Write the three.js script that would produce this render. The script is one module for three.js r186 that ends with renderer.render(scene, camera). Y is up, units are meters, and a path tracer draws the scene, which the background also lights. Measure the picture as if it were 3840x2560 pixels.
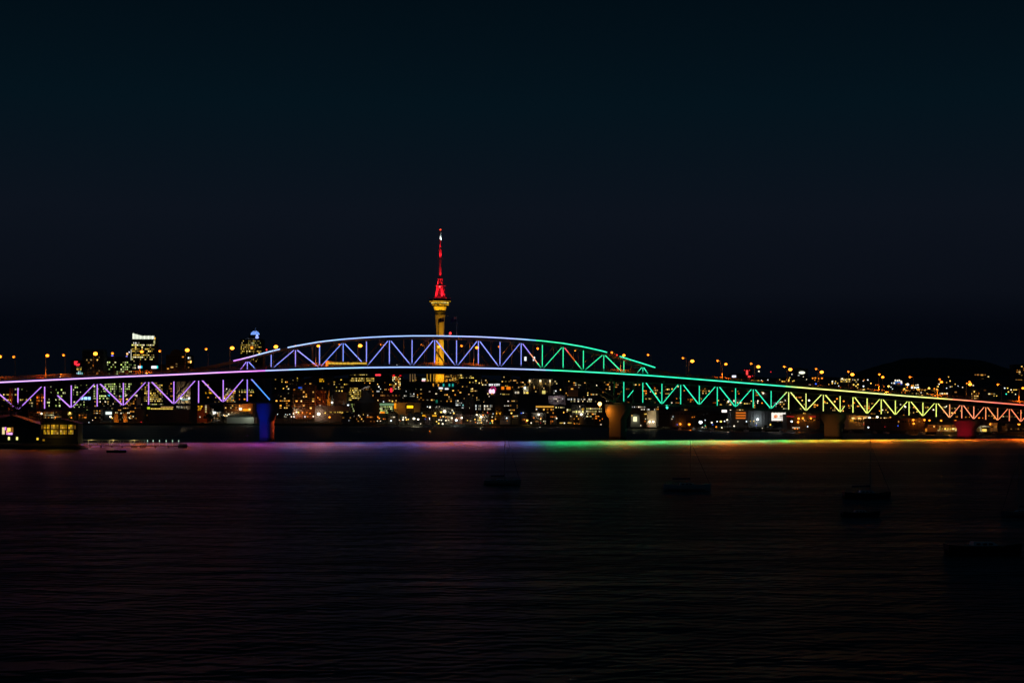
import * as THREE from 'three';
import { mergeGeometries } from 'three/addons/utils/BufferGeometryUtils.js';
import { RectAreaLightUniformsLib } from 'three/addons/lights/RectAreaLightUniformsLib.js';

// ---------- camera: a level view with the lens shifted up, so verticals stay vertical ----------
const F = 6300, CX = 1920, HORIZON = 1551, EYE = 17, ROLL = 0.004;         // focal length and horizon in pixels of the 3840 x 2560 photograph; the camera was held a quarter of a degree off level
const level = (px, py) => py - (px - CX) * ROLL;
const scene = new THREE.Scene();
const camera = new THREE.PerspectiveCamera(2 * Math.atan(1280 / F) * 180 / Math.PI, 1.5, 1, 14000);
camera.position.set(0, EYE, 0);
camera.rotation.z = ROLL;
camera.setViewOffset(3840, 2560, 0, 1280 - HORIZON, 3840, 2560);
camera.updateProjectionMatrix();
const renderer = new THREE.WebGLRenderer({ antialias: true });
renderer.toneMapping = THREE.LinearToneMapping;
renderer.toneMappingExposure = 1;
renderer.shadowMap.enabled = true;
RectAreaLightUniformsLib.init();

// ---------- night sky: deep blue-green above, greyer in the middle, darkest just over the town ----------
const lin = (v) => (v /= 255) <= 0.04045 ? v / 12.92 : ((v + 0.055) / 1.055) ** 2.4;
const srgb = (r, g, b, k = 1) => new THREE.Color().setRGB(lin(r) * k, lin(g) * k, lin(b) * k);
function interp(stops, x) {                                   // stops: [x, a, b, ...] rows, piecewise linear
  if (x <= stops[0][0]) return stops[0].slice(1);
  for (let i = 1; i < stops.length; i++) if (x <= stops[i][0]) {
    const a = stops[i - 1], b = stops[i], k = (x - a[0]) / (b[0] - a[0]);
    return a.slice(1).map((v, j) => v + (b[j + 1] - v) * k);
  }
  return stops[stops.length - 1].slice(1);
}
{
  const W = 512, H = 1024, data = new Float32Array(W * H * 4);
  const stops = [[-90, 3, 6, 12], [0, 3, 6, 13], [2.2, 3, 6, 13], [2.9, 4, 7, 15], [4.1, 10, 14, 23], [6.8, 12, 18, 28], [10.4, 4, 19, 28], [13.9, 2, 14, 22], [20, 2, 12, 20], [90, 1, 10, 17]];
  for (let j = 0; j < H; j++) {
    const c = interp(stops, (j + 0.5) / H * 180 - 90);
    for (let i = 0; i < W; i++) for (let k = 0; k < 4; k++) data[(j * W + i) * 4 + k] = k < 3 ? lin(c[k]) : 1;
  }
  const t = new THREE.DataTexture(data, W, H, THREE.RGBAFormat, THREE.FloatType);
  t.mapping = THREE.EquirectangularReflectionMapping;
  t.magFilter = THREE.LinearFilter;
  t.needsUpdate = true;
  scene.background = t; scene.environment = t;
}
const faintFill = new THREE.DirectionalLight(srgb(200, 215, 255), 0.004);   // faint added light from above, no such source in view
faintFill.position.set(-500, 900, 500);
faintFill.castShadow = true; faintFill.shadow.radius = 1;
Object.assign(faintFill.shadow.camera, { left: -1500, right: 1500, top: 800, bottom: -800, far: 4000 });
scene.add(faintFill, faintFill.target);

// ---------- small helpers ----------
const V = (x, y, z) => new THREE.Vector3(x, y, z);
function seeded(a) { return () => { a = (a + 0x6d2b79f5) | 0; let t = Math.imul(a ^ (a >>> 15), 1 | a); t = (t + Math.imul(t ^ (t >>> 7), 61 | t)) ^ t; return ((t ^ (t >>> 14)) >>> 0) / 4294967296; }; }
const at = (px, py, d) => V((px - CX) * d / F, EYE + (HORIZON - level(px, py)) * d / F, -d);   // the point that shows at that pixel, d metres away
const taken = new Map();
function numbered(name) { const n = taken.get(name) || 0; taken.set(name, n + 1); return n ? `${name}_${String(n).padStart(3, '0')}` : name; }
const labels = new Set();
function tag(o, label, category, group) {
  o.userData.label = label; o.userData.category = category;
  if (group) o.userData.group = group;
  else if (labels.has(label)) console.warn('label twice: ' + label);
  labels.add(label);
  if (label.split(' ').length > 16) console.warn('label too long: ' + label);
  return o;
}
function thing(name, label, category, pos = [0, 0, 0], turn = 0, group) {
  const o = new THREE.Group(); o.name = numbered(name); o.position.set(...(pos.isVector3 ? pos.toArray() : pos)); o.rotation.y = turn;
  scene.add(o);
  return tag(o, label, category, group);
}
function part(name, geo, mat, parent) {
  const g = Array.isArray(geo) ? merged(geo) : geo, m = new THREE.Mesh(g, mat);
  m.name = name; m.castShadow = m.receiveShadow = true; parent.add(m);
  return m;
}
function structure(name, geo, mat) { const m = part(name, geo, mat, scene); m.userData.kind = 'structure'; return m; }
function merged(list) { return list.length === 1 ? list[0] : mergeGeometries(list.map((g) => { g = g.index ? g.toNonIndexed() : g; for (const k of Object.keys(g.attributes)) if (!['position', 'normal', 'uv'].includes(k)) g.deleteAttribute(k); return g; })); }
const box = (w, h, d, x = 0, y = 0, z = 0) => new THREE.BoxGeometry(w, h, d).translate(x, y, z);
const cyl = (r0, r1, h, x = 0, y = 0, z = 0, n = 10) => new THREE.CylinderGeometry(r1, r0, h, n).translate(x, y + h / 2, z);   // r0 below, r1 above, standing on y
function frameOf(a, b, out) {                                   // x along a-b, z as near to out as can be
  const ex = b.clone().sub(a).normalize(), ey = new THREE.Vector3().crossVectors(out, ex).normalize(), ez = new THREE.Vector3().crossVectors(ex, ey);
  return new THREE.Matrix4().makeBasis(ex, ey, ez);
}
function beam(a, b, h, d, out = V(0, 0, 1)) { return box(a.distanceTo(b), h, d).applyMatrix4(frameOf(a, b, out).setPosition(a.clone().add(b).multiplyScalar(0.5))); }
function rod(a, b, r, n = 6) { const m = new THREE.Matrix4().makeRotationFromQuaternion(new THREE.Quaternion().setFromUnitVectors(V(0, 1, 0), b.clone().sub(a).normalize())); return new THREE.CylinderGeometry(r, r, a.distanceTo(b), n, 1).applyMatrix4(m.setPosition(a.clone().add(b).multiplyScalar(0.5))); }
function extrude(pts, depth, bevel = 0) { return new THREE.ExtrudeGeometry(new THREE.Shape(pts.map((p) => new THREE.Vector2(...p))), { depth, bevelEnabled: bevel > 0, bevelSize: bevel, bevelThickness: bevel, bevelSegments: 1 }); }
function wall(sections) {                                       // a closed skin through equal-length loops of points, with end caps (convex)
  const pos = [], n = sections[0].length, tri = (a, b, c) => pos.push(...a.toArray(), ...b.toArray(), ...c.toArray());
  for (let i = 1; i < sections.length; i++) for (let j = 0; j < n; j++) {
    const a = sections[i - 1][j], b = sections[i - 1][(j + 1) % n], c = sections[i][(j + 1) % n], d = sections[i][j];
    tri(a, b, c); tri(a, c, d);
  }
  for (const s of [sections[0], sections[sections.length - 1]]) for (let j = 1; j < n - 1; j++) s === sections[0] ? tri(s[0], s[j + 1], s[j]) : tri(s[0], s[j], s[j + 1]);
  const g = new THREE.BufferGeometry().setAttribute('position', new THREE.Float32BufferAttribute(pos, 3));
  g.setAttribute('uv', new THREE.Float32BufferAttribute(new Float32Array(pos.length / 3 * 2), 2));
  g.computeVertexNormals();
  return g;
}
const ORD = ['first', 'second', 'third', 'fourth', 'fifth', 'sixth', 'seventh', 'eighth', 'ninth', 'tenth', 'eleventh', 'twelfth', 'thirteenth', 'fourteenth', 'fifteenth', 'sixteenth', 'seventeenth', 'eighteenth', 'nineteenth', 'twentieth'];
const ordinal = (i) => ORD[i] || (i < 29 ? 'twenty-' + ORD[i - 20] : i === 29 ? 'thirtieth' : 'thirty-' + ORD[i - 30]);

// ---------- materials ----------
function noiseTexture(seed, size, low, high, cells = [8, 24, 64]) {    // a tiling grey map of several noise scales
  const rnd = seeded(seed), data = new Uint8Array(size * size * 4), grids = cells.map((c) => ({ c, v: Float32Array.from({ length: c * c }, rnd) }));
  for (let y = 0; y < size; y++) for (let x = 0; x < size; x++) {
    let s = 0, w = 0;
    grids.forEach(({ c, v }, k) => {
      const fx = x / size * c, fy = y / size * c, x0 = fx | 0, y0 = fy | 0, a = fx - x0, b = fy - y0, p = (i, j) => v[(j % c) * c + i % c], u = a * a * (3 - 2 * a), t = b * b * (3 - 2 * b);
      const q = 1 / (k + 1);
      s += q * ((p(x0, y0) * (1 - u) + p(x0 + 1, y0) * u) * (1 - t) + (p(x0, y0 + 1) * (1 - u) + p(x0 + 1, y0 + 1) * u) * t); w += q;
    });
    const g = Math.round(255 * (low + (high - low) * s / w)), o = (y * size + x) * 4;
    data[o] = data[o + 1] = data[o + 2] = g; data[o + 3] = 255;
  }
  const t = new THREE.DataTexture(data, size, size);
  t.wrapS = t.wrapT = THREE.RepeatWrapping; t.magFilter = THREE.LinearFilter; t.needsUpdate = true;
  return t;
}
const grain = noiseTexture(5, 256, 0.45, 1);
const std = (r, g, b, rough = 0.8, more = {}) => new THREE.MeshStandardMaterial({ color: new THREE.Color().setRGB(r, g, b), roughness: rough, ...more });
const M = {
  steel: std(0.24, 0.245, 0.25, 0.55), darkSteel: std(0.05, 0.055, 0.06, 0.5), girder: std(0.16, 0.17, 0.18, 0.6), concrete: std(0.36, 0.35, 0.33, 0.9, { map: grain }), paleConcrete: std(0.5, 0.49, 0.46, 0.9, { map: grain }), asphalt: std(0.05, 0.05, 0.052, 0.9),
  galvanised: std(0.36, 0.36, 0.35, 0.5), blackPaint: std(0.02, 0.02, 0.022, 0.4), whitePaint: std(0.75, 0.75, 0.73, 0.4), glassDark: std(0.02, 0.025, 0.03, 0.12), rubber: std(0.02, 0.02, 0.02, 0.9),
  railBrown: std(0.16, 0.12, 0.09, 0.7), shieldBlack: std(0.018, 0.018, 0.02, 0.7), concreteDark: std(0.22, 0.21, 0.2, 0.95), weed: std(0.05, 0.055, 0.04, 0.8),
  wood: std(0.12, 0.09, 0.06, 0.85, { map: grain }), bark: std(0.07, 0.055, 0.04, 0.95), leaf: std(0.03, 0.05, 0.02, 0.8, { side: THREE.DoubleSide }), leafWarm: std(0.05, 0.06, 0.025, 0.8, { side: THREE.DoubleSide }), soil: std(0.05, 0.05, 0.035, 0.95, { map: grain }), rock: std(0.1, 0.095, 0.085, 0.95, { map: grain }),
  navy: std(0.02, 0.03, 0.09, 0.4), redPaint: std(0.35, 0.03, 0.02, 0.4), canvas: std(0.05, 0.07, 0.16, 0.9), varnish: std(0.2, 0.11, 0.05, 0.35),
};
const glowing = new Map();
function glow(r, g, b, k = 1) {                                // a surface that gives off light of that displayed colour
  const key = [r, g, b, k].join();
  if (!glowing.has(key)) glowing.set(key, new THREE.MeshStandardMaterial({ color: new THREE.Color().setRGB(0.02, 0.02, 0.02), roughness: 0.6, emissive: srgb(r, g, b), emissiveIntensity: k }));
  return glowing.get(key);
}

// ---------- strengths of water, lamps and light strips ----------
const WATER = { roughness: 0.5, slope: 0.15 };
const LED = { deck: 1.9, arch: 1.8, strut: 2.1, throw: [[0, 550], [900, 700], [1030, 2200], [1950, 2400], [2080, 8000], [2930, 9000], [3000, 7000], [3600, 5000], [3840, 5000]] };
const deepen = (c) => { const m = Math.max(...c.map(lin)); return new THREE.Color().setRGB(...c.map((v) => Math.pow(lin(v) / m, 2))); };   // the light itself is purer than its clipped picture
const LAMP = { near: [[0, 7500], [1200, 10000], [1800, 12000], [2300, 17000], [2600, 26000], [3840, 28000]], far: 120, angle: [[0, 1.1], [1800, 1.09], [2300, 1.12], [2600, 1.195], [3840, 1.215]], tilt: 0.43 };
const FLOODS = [   // t, w, height, [aim t, w, height], colour, strength; all unseen except the orange lamp at the second pier
  [-26, -8, 20, [-2, -9, 10], [20, 50, 255], 900, 0.75],  // unseen, placed to turn the first pier blue
  [-14, -2, 3.5, [-2, -6, 4], [120, 40, 200], 60, 0.7],  // unseen low lamp, placed to tint the foot of that pier purple
  [11, 6.5, 21, [1.2, 1, 8], [255, 90, 40], 900, 0.45],  // unseen, placed to redden the right edge of the first pier
  [236, -17.5, 21.9, [243, -12, 12], [255, 140, 30], 500, 1.2, 0.9, 6, 1.3],
  [232, -6, 34, [250, -6, 33], [20, 255, 130], 60, 1.0],  // unseen, placed to light the steel beside the second pier green
  [398, -8, 10, [418, -8, 5], [255, 150, 60], 210, 0.8],  // unseen, placed for the dim warm face of the third pier
  [524, -8, 6, [542, -8, 3.5], [255, 30, 60], 480, 0.8],  // unseen, placed to light the fourth pier red
];
const TOWER = { shaft: 9000, high: 30000, neck: 4000, pod: 1500, red: 2600 };

// ================= the water and the land =================
const shore = (px) => interp([[-2000, 2190], [2250, 2190], [2700, 1740], [3100, 1600], [3600, 1480], [4200, 1440], [6000, 1400]], px)[0];
const slope = (u) => interp([[0, 2.5], [100, 4], [400, 12], [700, 30], [1100, 65], [1600, 92], [2300, 102], [9000, 110]], u)[0];
const groundAt = (px, d) => slope(Math.max(0, d - shore(px)));
{
  // wave heights for the ripples that are near enough to tell apart
  const S = 1024, rnd = seeded(11), waves = [];
  for (let i = 0; i < 90; i++) {
    const len = 4 + 62 * Math.pow(rnd(), 1.2), dir = (rnd() - 0.5) * 1.7 + 1.4;
    waves.push([Math.round(len * Math.cos(dir)), Math.round(len * Math.sin(dir)), rnd() * 6.283, 1 / Math.pow(len, 0.95)]);
  }
  const h = new Float32Array(S * S); let lo = 1e9, hi = -1e9;
  for (let y = 0; y < S; y++) for (let x = 0; x < S; x++) {
    let s = 0;
    for (const [a, b, p, k] of waves) s += k * Math.sin(6.2831853 * (a * x + b * y) / S + p);
    h[y * S + x] = s; if (s < lo) lo = s; if (s > hi) hi = s;
  }
  const data = new Float32Array(S * S * 4);
  for (let i = 0; i < S * S; i++) { const v = (h[i] - lo) / (hi - lo); data[i * 4] = data[i * 4 + 1] = data[i * 4 + 2] = v; data[i * 4 + 3] = 1; }
  const t = new THREE.DataTexture(data, S, S, THREE.RGBAFormat, THREE.FloatType);
  t.wrapS = t.wrapT = THREE.RepeatWrapping; t.magFilter = THREE.LinearFilter; t.needsUpdate = true;
  let sum = 0; for (let y = 0; y < S; y += 3) for (let x = 0; x < S; x += 3) { const i = y * S + x, a = h[y * S + (x + 1) % S] - h[i], b = h[((y + 1) % S) * S + x] - h[i]; sum += a * a + b * b; }
  const perTexel = Math.sqrt(sum / Math.ceil(S / 3) ** 2 / 2) / (hi - lo), bumpScale = WATER.slope * (70 / S) / perTexel;     // metres between trough and crest that give that mean slope
  const g = new THREE.PlaneGeometry(6000, 3600).rotateX(-Math.PI / 2).translate(0, 0, -1300), p = g.attributes.position, uv = g.attributes.uv;
  for (let i = 0; i < p.count; i++) uv.setXY(i, p.getX(i) / 70, p.getZ(i) / 70);
  const patches = noiseTexture(31, 512, 0.6, 1, [7, 23, 61]); patches.repeat.set(70 / 520, 70 / 150);
  const water = new THREE.MeshPhysicalMaterial({ color: new THREE.Color().setRGB(0.003, 0.006, 0.009), roughness: WATER.roughness, ior: 1.33, roughnessMap: patches, bumpMap: t, bumpScale });
  structure('harbour_water', g, water);
}
{
  const cols = [], rows = [0, 4, 30, 100, 250, 400, 550, 700, 900, 1100, 1350, 1600, 1950, 2300, 3200, 4500, 6500];
  for (let px = -1800; px <= 5600; px += 100) cols.push(px);
  const pos = [], uv = [], idx = [], rnd = seeded(3);
  rows.forEach((u, r) => cols.forEach((px) => {
    const d = shore(px) + u, y = r === 0 ? -1.5 : slope(u) + (u > 300 ? (rnd() - 0.5) * u * 0.004 : 0) - (u > 300 ? 1 : 0);
    pos.push((px - CX) * d / F, y, -d); uv.push((px - CX) * d / F / 20, d / 20);
  }));
  const n = cols.length;
  for (let r = 1; r < rows.length; r++) for (let c = 1; c < n; c++) { const a = (r - 1) * n + c - 1, b = a + 1, e = a + n, f = e + 1; idx.push(a, b, f, a, f, e); }
  const g = new THREE.BufferGeometry();
  g.setAttribute('position', new THREE.Float32BufferAttribute(pos, 3)); g.setAttribute('uv', new THREE.Float32BufferAttribute(uv, 2)); g.setIndex(idx); g.computeVertexNormals();
  structure('city_ground', g, M.soil);
}
{ // the far volcanic hill on the right
  const ridge = [[2900, 1450], [3080, 1432], [3180, 1415], [3250, 1388], [3320, 1362], [3380, 1346], [3500, 1340], [3590, 1346], [3660, 1370], [3720, 1400], [3800, 1422], [3950, 1440], [4200, 1452]];
  const pos = [], idx = [], D = 6200, rnd = seeded(8), n = 66, sec = 7;
  for (let i = 0; i < n; i++) {
    const px = 2900 + 1300 * i / (n - 1), y = EYE + (HORIZON - level(px, interp(ridge, px)[0])) * D / F;
    for (let j = 0; j < sec; j++) {
      const k = j / (sec - 1) * 2 - 1, fall = Math.pow(Math.cos(k * 1.45), 0.8), d = D + k * 1000;
      pos.push((px - CX) * D / F + (rnd() - 0.5) * 6, 60 + (y - 60) * fall + (j === 3 ? (rnd() - 0.5) * 5 : 0), -d);
    }
  }
  for (let i = 1; i < n; i++) for (let j = 1; j < sec; j++) { const a = (i - 1) * sec + j - 1, b = a + 1, c = a + sec, d = c + 1; idx.push(a, c, d, a, d, b); }
  const g = new THREE.BufferGeometry();
  g.setAttribute('position', new THREE.Float32BufferAttribute(pos, 3)); g.setAttribute('uv', new THREE.Float32BufferAttribute(new Float32Array(pos.length / 3 * 2), 2)); g.setIndex(idx); g.computeVertexNormals();
  structure('distant_hill', g, std(0.03, 0.035, 0.02, 0.95));
}

// ================= the bridge =================
// It runs from the near left to the far right. t = metres along it from the first tall pier, w = metres from the near truss towards the camera.
const BX0 = -144.33, BD0 = 1004.5, UX = 0.8946, UD = 0.4469;
const onBridge = (t, w, y) => V(BX0 + UX * t + UD * w, y, -(BD0 + UD * t - UX * w));
const alongAt = (px, w) => { const k = (px - CX) / F; return (k * (BD0 - UX * w) - BX0 - UD * w) / (UX - k * UD); };
const heightAt = (px, py, w) => EYE + (HORIZON - level(px, py)) * (BD0 + UD * alongAt(px, w) - UX * w) / F;
const pixelOf = (t, w) => CX + F * (BX0 + UX * t + UD * w) / (BD0 + UD * t - UX * w);
const OUT = V(UD, 0, UX), AXIS = V(UX, 0, -UD);                // towards the camera, and along the bridge to the right
const profile = (pts, w) => { const s = pts.map(([x, y]) => [alongAt(x, w), heightAt(x, y, w)]); return (t) => {
  if (t < s[0][0]) { const k = (s[1][1] - s[0][1]) / (s[1][0] - s[0][0]); return s[0][1] + k * (t - s[0][0]); }
  const m = s.length - 1; if (t > s[m][0]) { const k = (s[m][1] - s[m - 1][1]) / (s[m][0] - s[m - 1][0]); return s[m][1] + k * (t - s[m][0]); }
  return interp(s, t)[0]; }; };
const WE = 9.5;                                                 // outer edge of the near carriageway
const deckLine = profile([[0, 1433], [160, 1425.5], [320, 1418], [480, 1411], [640, 1404.8], [770, 1398.8], [900, 1393], [1070, 1386.3], [1240, 1380.7], [1370, 1377.8], [1500, 1376.4], [1670, 1377.2], [1840, 1380.7], [1970, 1384.2], [2100, 1389], [2270, 1397.8], [2440, 1408], [2570, 1418], [2700, 1428.4], [2870, 1442], [3040, 1455.6], [3200, 1468], [3400, 1484.6], [3540, 1494.7], [3620, 1500.5], [3840, 1518.2]], WE);
const archLine = profile([[780, 1372], [872, 1353], [925, 1340.5], [985, 1324], [1040, 1310], [1105, 1297], [1196, 1281], [1284, 1271.5], [1372, 1265], [1458, 1261], [1543, 1259], [1628, 1259], [1710, 1260.5], [1792, 1262.5], [1873, 1266.5], [1952, 1271.5], [2032, 1278], [2110, 1287], [2186, 1300], [2262, 1317], [2338, 1341], [2409, 1363], [2454, 1377.5], [2520, 1397]], 0);
const lowLine = profile([[0, 1542], [165, 1537], [460, 1525], [650, 1519], [835, 1512], [925, 1509], [1014, 1507], [1050, 1482], [1105, 1450], [1150, 1430], [1196, 1416], [1284, 1403], [1458, 1393], [1872, 1396], [2032, 1409], [2110, 1414], [2186, 1426], [2262, 1462], [2338, 1511], [2409, 1514], [2481, 1519], [2621, 1521], [2757, 1529], [2891, 1536], [3022, 1543], [3150, 1548], [3251, 1554], [3357, 1558], [3461, 1563], [3561, 1569], [3652, 1574], [3741, 1579], [3829, 1584], [3950, 1590]], 0);
const NODE_PX = [-40, 64.7, 164.8, 264.6, 362, 460, 555, 649.7, 742.6, 834.8, 925, 1014.5, 1105.6, 1196, 1284.5, 1372, 1458, 1543, 1627.7, 1710, 1792, 1873, 1952.5, 2032, 2110, 2186, 2262.5, 2338, 2409.5, 2481, 2551.5, 2621.5, 2689, 2757.5, 2824, 2891, 2957, 3022, 3087, 3150, 3198.5, 3251.5, 3304.5, 3357.6, 3409, 3461, 3511, 3561.6, 3607, 3652, 3697, 3741.6, 3785.5, 3829, 3870];
const FIRST = -11;                                              // number of the first node; node 0 stands on the first tall pier, node 16 on the second
const nodes = NODE_PX.map((px, i) => ({ n: i + FIRST, px, t: alongAt(px, 0) }));
const T0 = nodes[0].t - 60, T1 = nodes[nodes.length - 1].t + 50;
const FARW = -12.2;

const DECK_COLOUR = [[0, 215, 170, 255], [700, 218, 172, 255], [950, 220, 140, 248], [985, 200, 110, 230], [1010, 160, 185, 255], [1240, 150, 195, 255], [1500, 150, 178, 255], [1850, 165, 182, 255], [2030, 160, 190, 250], [2060, 80, 215, 200], [2090, 60, 240, 170], [2500, 50, 240, 180], [2930, 60, 235, 185], [2975, 190, 250, 130], [3020, 250, 250, 130], [3400, 245, 255, 150], [3550, 250, 240, 120], [3580, 255, 150, 110], [3840, 255, 110, 92]];
const ARCH_COLOUR = [[872, 215, 130, 245], [930, 205, 170, 255], [980, 165, 195, 255], [1500, 150, 182, 255], [1960, 165, 188, 255], [1995, 110, 200, 230], [2020, 60, 240, 170], [2460, 40, 235, 185]];
const LOW_COLOUR = [[0, 190, 135, 255], [880, 198, 135, 255], [930, 165, 140, 255], [970, 70, 150, 255], [1030, 80, 150, 255], [2300, 50, 235, 175], [2910, 50, 240, 185], [2935, 150, 245, 150], [2950, 235, 250, 130], [3515, 235, 250, 120], [3545, 255, 160, 100], [3840, 255, 135, 95]];
const HIGH_COLOUR = [[900, 190, 120, 255], [950, 110, 150, 255], [1105, 160, 155, 255], [1196, 125, 155, 255], [1990, 140, 155, 255], [2010, 50, 235, 160], [2460, 50, 235, 175]];
const step = (c) => c.map((v) => Math.round(v / 15) * 15);
const ledMaterial = (stops, px, k) => glow(...step(interp(stops, px)), k);

const bridge = thing('steel_bridge', 'long steel arch truss bridge outlined in rainbow lights across the dark harbour', 'bridge', onBridge(0, 0, 0));
const local = (g) => g.translate(-bridge.position.x, -bridge.position.y, -bridge.position.z);
const bpart = (name, geo, mat, parent = bridge) => part(name, local(Array.isArray(geo) ? merged(geo) : geo), mat, parent);
function sweep(section, ts) { return wall(ts.map((t) => section(t).map(([w, y]) => onBridge(t, w, y)))); }
const stations = []; for (let t = T0; t <= T1 + 0.1; t += 6) stations.push(t);
const depthOf = (t) => 3.5 + 1.3 * Math.exp(-(((t) / 55) ** 2)) + 1.3 * Math.exp(-(((t - 243.8) / 55) ** 2));
// box girders that carry the outer lanes, the old deck between the trusses, the parapets
bpart('box_girder', sweep((t) => { const y = deckLine(t), d = depthOf(t); return [[WE, y + 0.55], [WE, y - 0.45], [7.6, y - 1.2], [7.0, y - d], [2.6, y - d], [2.1, y - 1.1], [1.5, y - 0.7], [1.5, y + 0.55]]; }, stations), M.girder);
for (let t = T0; t < T1; t += 12) { const ts = [t, t + 5.985, t + 11.97]; bpart('light_shield_panel', sweep((q) => { const y = deckLine(q), d = depthOf(q); return [[WE + 0.02, y - 0.45], [WE + 0.02, y - d + 0.2], [WE - 0.06, y - d + 0.2], [WE - 0.06, y - 0.45]]; }, ts), M.shieldBlack); }  // added plates that block strip light from the piers, near black to stay dark
bpart('box_girder', sweep((t) => { const y = deckLine(t), d = depthOf(t); return [[-13.7, y + 0.55], [-13.7, y - 0.7], [-14.3, y - 1.1], [-14.8, y - d], [-19.2, y - d], [-19.8, y - 1.2], [-21.7, y - 0.45], [-21.7, y + 0.55]]; }, stations), M.girder);
bpart('road_deck', sweep((t) => { const y = deckLine(t); return [[1.0, y + 0.5], [1.0, y - 0.9], [-13.2, y - 0.9], [-13.2, y + 0.5]]; }, stations), M.asphalt);
bpart('lane_surface', sweep((t) => { const y = deckLine(t); return [[WE - 0.6, y + 0.6], [WE - 0.6, y + 0.553], [1.7, y + 0.553], [1.7, y + 0.6]]; }, stations), M.asphalt);
for (const w of [WE - 0.3, 1.9, -13.95, -21.4]) bpart('parapet', sweep((t) => { const y = deckLine(t) + 0.55; return [[w + 0.2, y + 0.7], [w + 0.2, y + 0.003], [w - 0.2, y + 0.003], [w - 0.2, y + 0.7]]; }, stations), M.paleConcrete);
bpart('added_rail', [1.0, 1.5, 2.0, 2.45].map((h) => sweep((t) => { const y = deckLine(t) + 0.55 + h; return [[1.96, y + 0.17], [1.96, y], [1.84, y], [1.84, y + 0.17]]; }, stations)), M.railBrown);  // rails added to catch the lamplight as an orange line over the deck
{ const posts = []; for (let t = T0 + 2; t < T1; t += 3) posts.push(box(0.12, 2.0, 0.12).translate(...onBridge(t, 1.78, deckLine(t) + 2.2).toArray())); bpart('added_rail_post', posts, M.railBrown).userData.kind = 'stuff'; }
for (const w of [WE - 0.3, -21.4]) {
  bpart('handrail', [1.05, 1.5].map((h) => sweep((t) => { const y = deckLine(t) + 0.55 + h; return [[w + 0.1, y + 0.13], [w + 0.1, y], [w - 0.1, y], [w - 0.1, y + 0.13]]; }, stations)), M.galvanised);
  const posts = [];
  for (let t = T0 + 2; t < T1; t += 2.5) posts.push(box(0.1, 1.05, 0.1).translate(...onBridge(t, w, deckLine(t) + 1.75).toArray()));
  const p = bpart('rail_post', posts, M.galvanised); p.userData.kind = 'stuff';
}
// strips of light: bars under five metres long, one after another
function lightBar(a, b, size, material, parent, name = 'led_light_bar') {
  return bpart(name, beam(a, b, size, 0.16, OUT), material, parent);
}
for (let t = T0; t < T1; t += 4.8) {
  const e = Math.min(T1, t + 4.77), px = pixelOf(t + 2.4, WE);
  lightBar(onBridge(t, WE + 0.1, deckLine(t) - 0.02), onBridge(e, WE + 0.1, deckLine(e) - 0.02), 0.62, ledMaterial(DECK_COLOUR, px, LED.deck), bridge);
}
{
  const gaps = [[1040, 1061], [2110.5, 2113], [2271, 2318]], a0 = alongAt(872, 0), a1 = alongAt(2455, 0);
  for (let t = a0; t < a1; t += 4.8) {
    const e = Math.min(a1, t + 4.77), px = pixelOf((t + e) / 2, 0);
    if (gaps.some(([x, y]) => px > x && px < y)) continue;
    lightBar(onBridge(t, 0.72, archLine(t)), onBridge(e, 0.72, archLine(e)), 0.6, ledMaterial(ARCH_COLOUR, px, LED.arch), bridge);
  }
}
// chords
const topTs = []; for (let t = alongAt(700, 0); t <= alongAt(2560, 0); t += 5) topTs.push(t);
const chordTop = (t) => Math.max(archLine(t), deckLine(t) + 0.2);
for (const w of [0, FARW]) {
  bpart('arch_chord', sweep((t) => { const y = chordTop(t) - 1; return [[w + 0.6, y + 0.7], [w + 0.6, y - 0.7], [w - 0.6, y - 0.7], [w - 0.6, y + 0.7]]; }, topTs), M.steel);
  bpart('lower_chord', sweep((t) => { const y = lowLine(t); return [[w + 0.55, y + 0.6], [w + 0.55, y - 0.6], [w - 0.55, y - 0.6], [w - 0.55, y + 0.6]]; }, stations), M.steel);
  bpart('upper_chord', sweep((t) => { const y = deckLine(t) - 1.6; return [[w + 0.5, y + 0.5], [w + 0.5, y - 0.6], [w - 0.5, y - 0.6], [w - 0.5, y + 0.5]]; }, stations), M.steel);
}
// struts with their dotted light bars
const dashes = new Map();
function dashGeometry(len, wide) {
  const key = len.toFixed(2) + wide;
  if (!dashes.has(key)) { const list = [], n = Math.max(1, Math.floor(len / 0.5)); for (let i = 0; i < n; i++) list.push(box(0.34, wide, 0.14, -len / 2 + (i + 0.5) * len / n, 0, 0)); dashes.set(key, merged(list)); }
  return dashes.get(key);
}
function strut(a, b, size, wide, stops, range, k) {
  const len = a.distanceTo(b), m = part('strut', box(len, size, size * 0.9), M.steel, bridge);
  m.position.copy(a).add(b).multiplyScalar(0.5).sub(bridge.position);
  m.quaternion.setFromRotationMatrix(frameOf(a, b, OUT));
  if (!stops) return m;
  const x0 = range[0] * len - len / 2, x1 = range[1] * len - len / 2, n = Math.max(1, Math.ceil((x1 - x0) / 4.8)), s = (x1 - x0) / n;
  for (let i = 0; i < n; i++) {
    const f = (x0 + (i + 0.5) * s) / len + 0.5, p = a.clone().lerp(b, f), px = CX + F * p.x / -p.z;
    const l = part('led_light_bar', dashGeometry(s, wide), typeof stops === 'function' ? stops(px, f) : ledMaterial(stops, px, k), m);
    l.position.set(x0 + (i + 0.5) * s, 0, size * 0.45 + 0.08);
  }
  return m;
}
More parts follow.
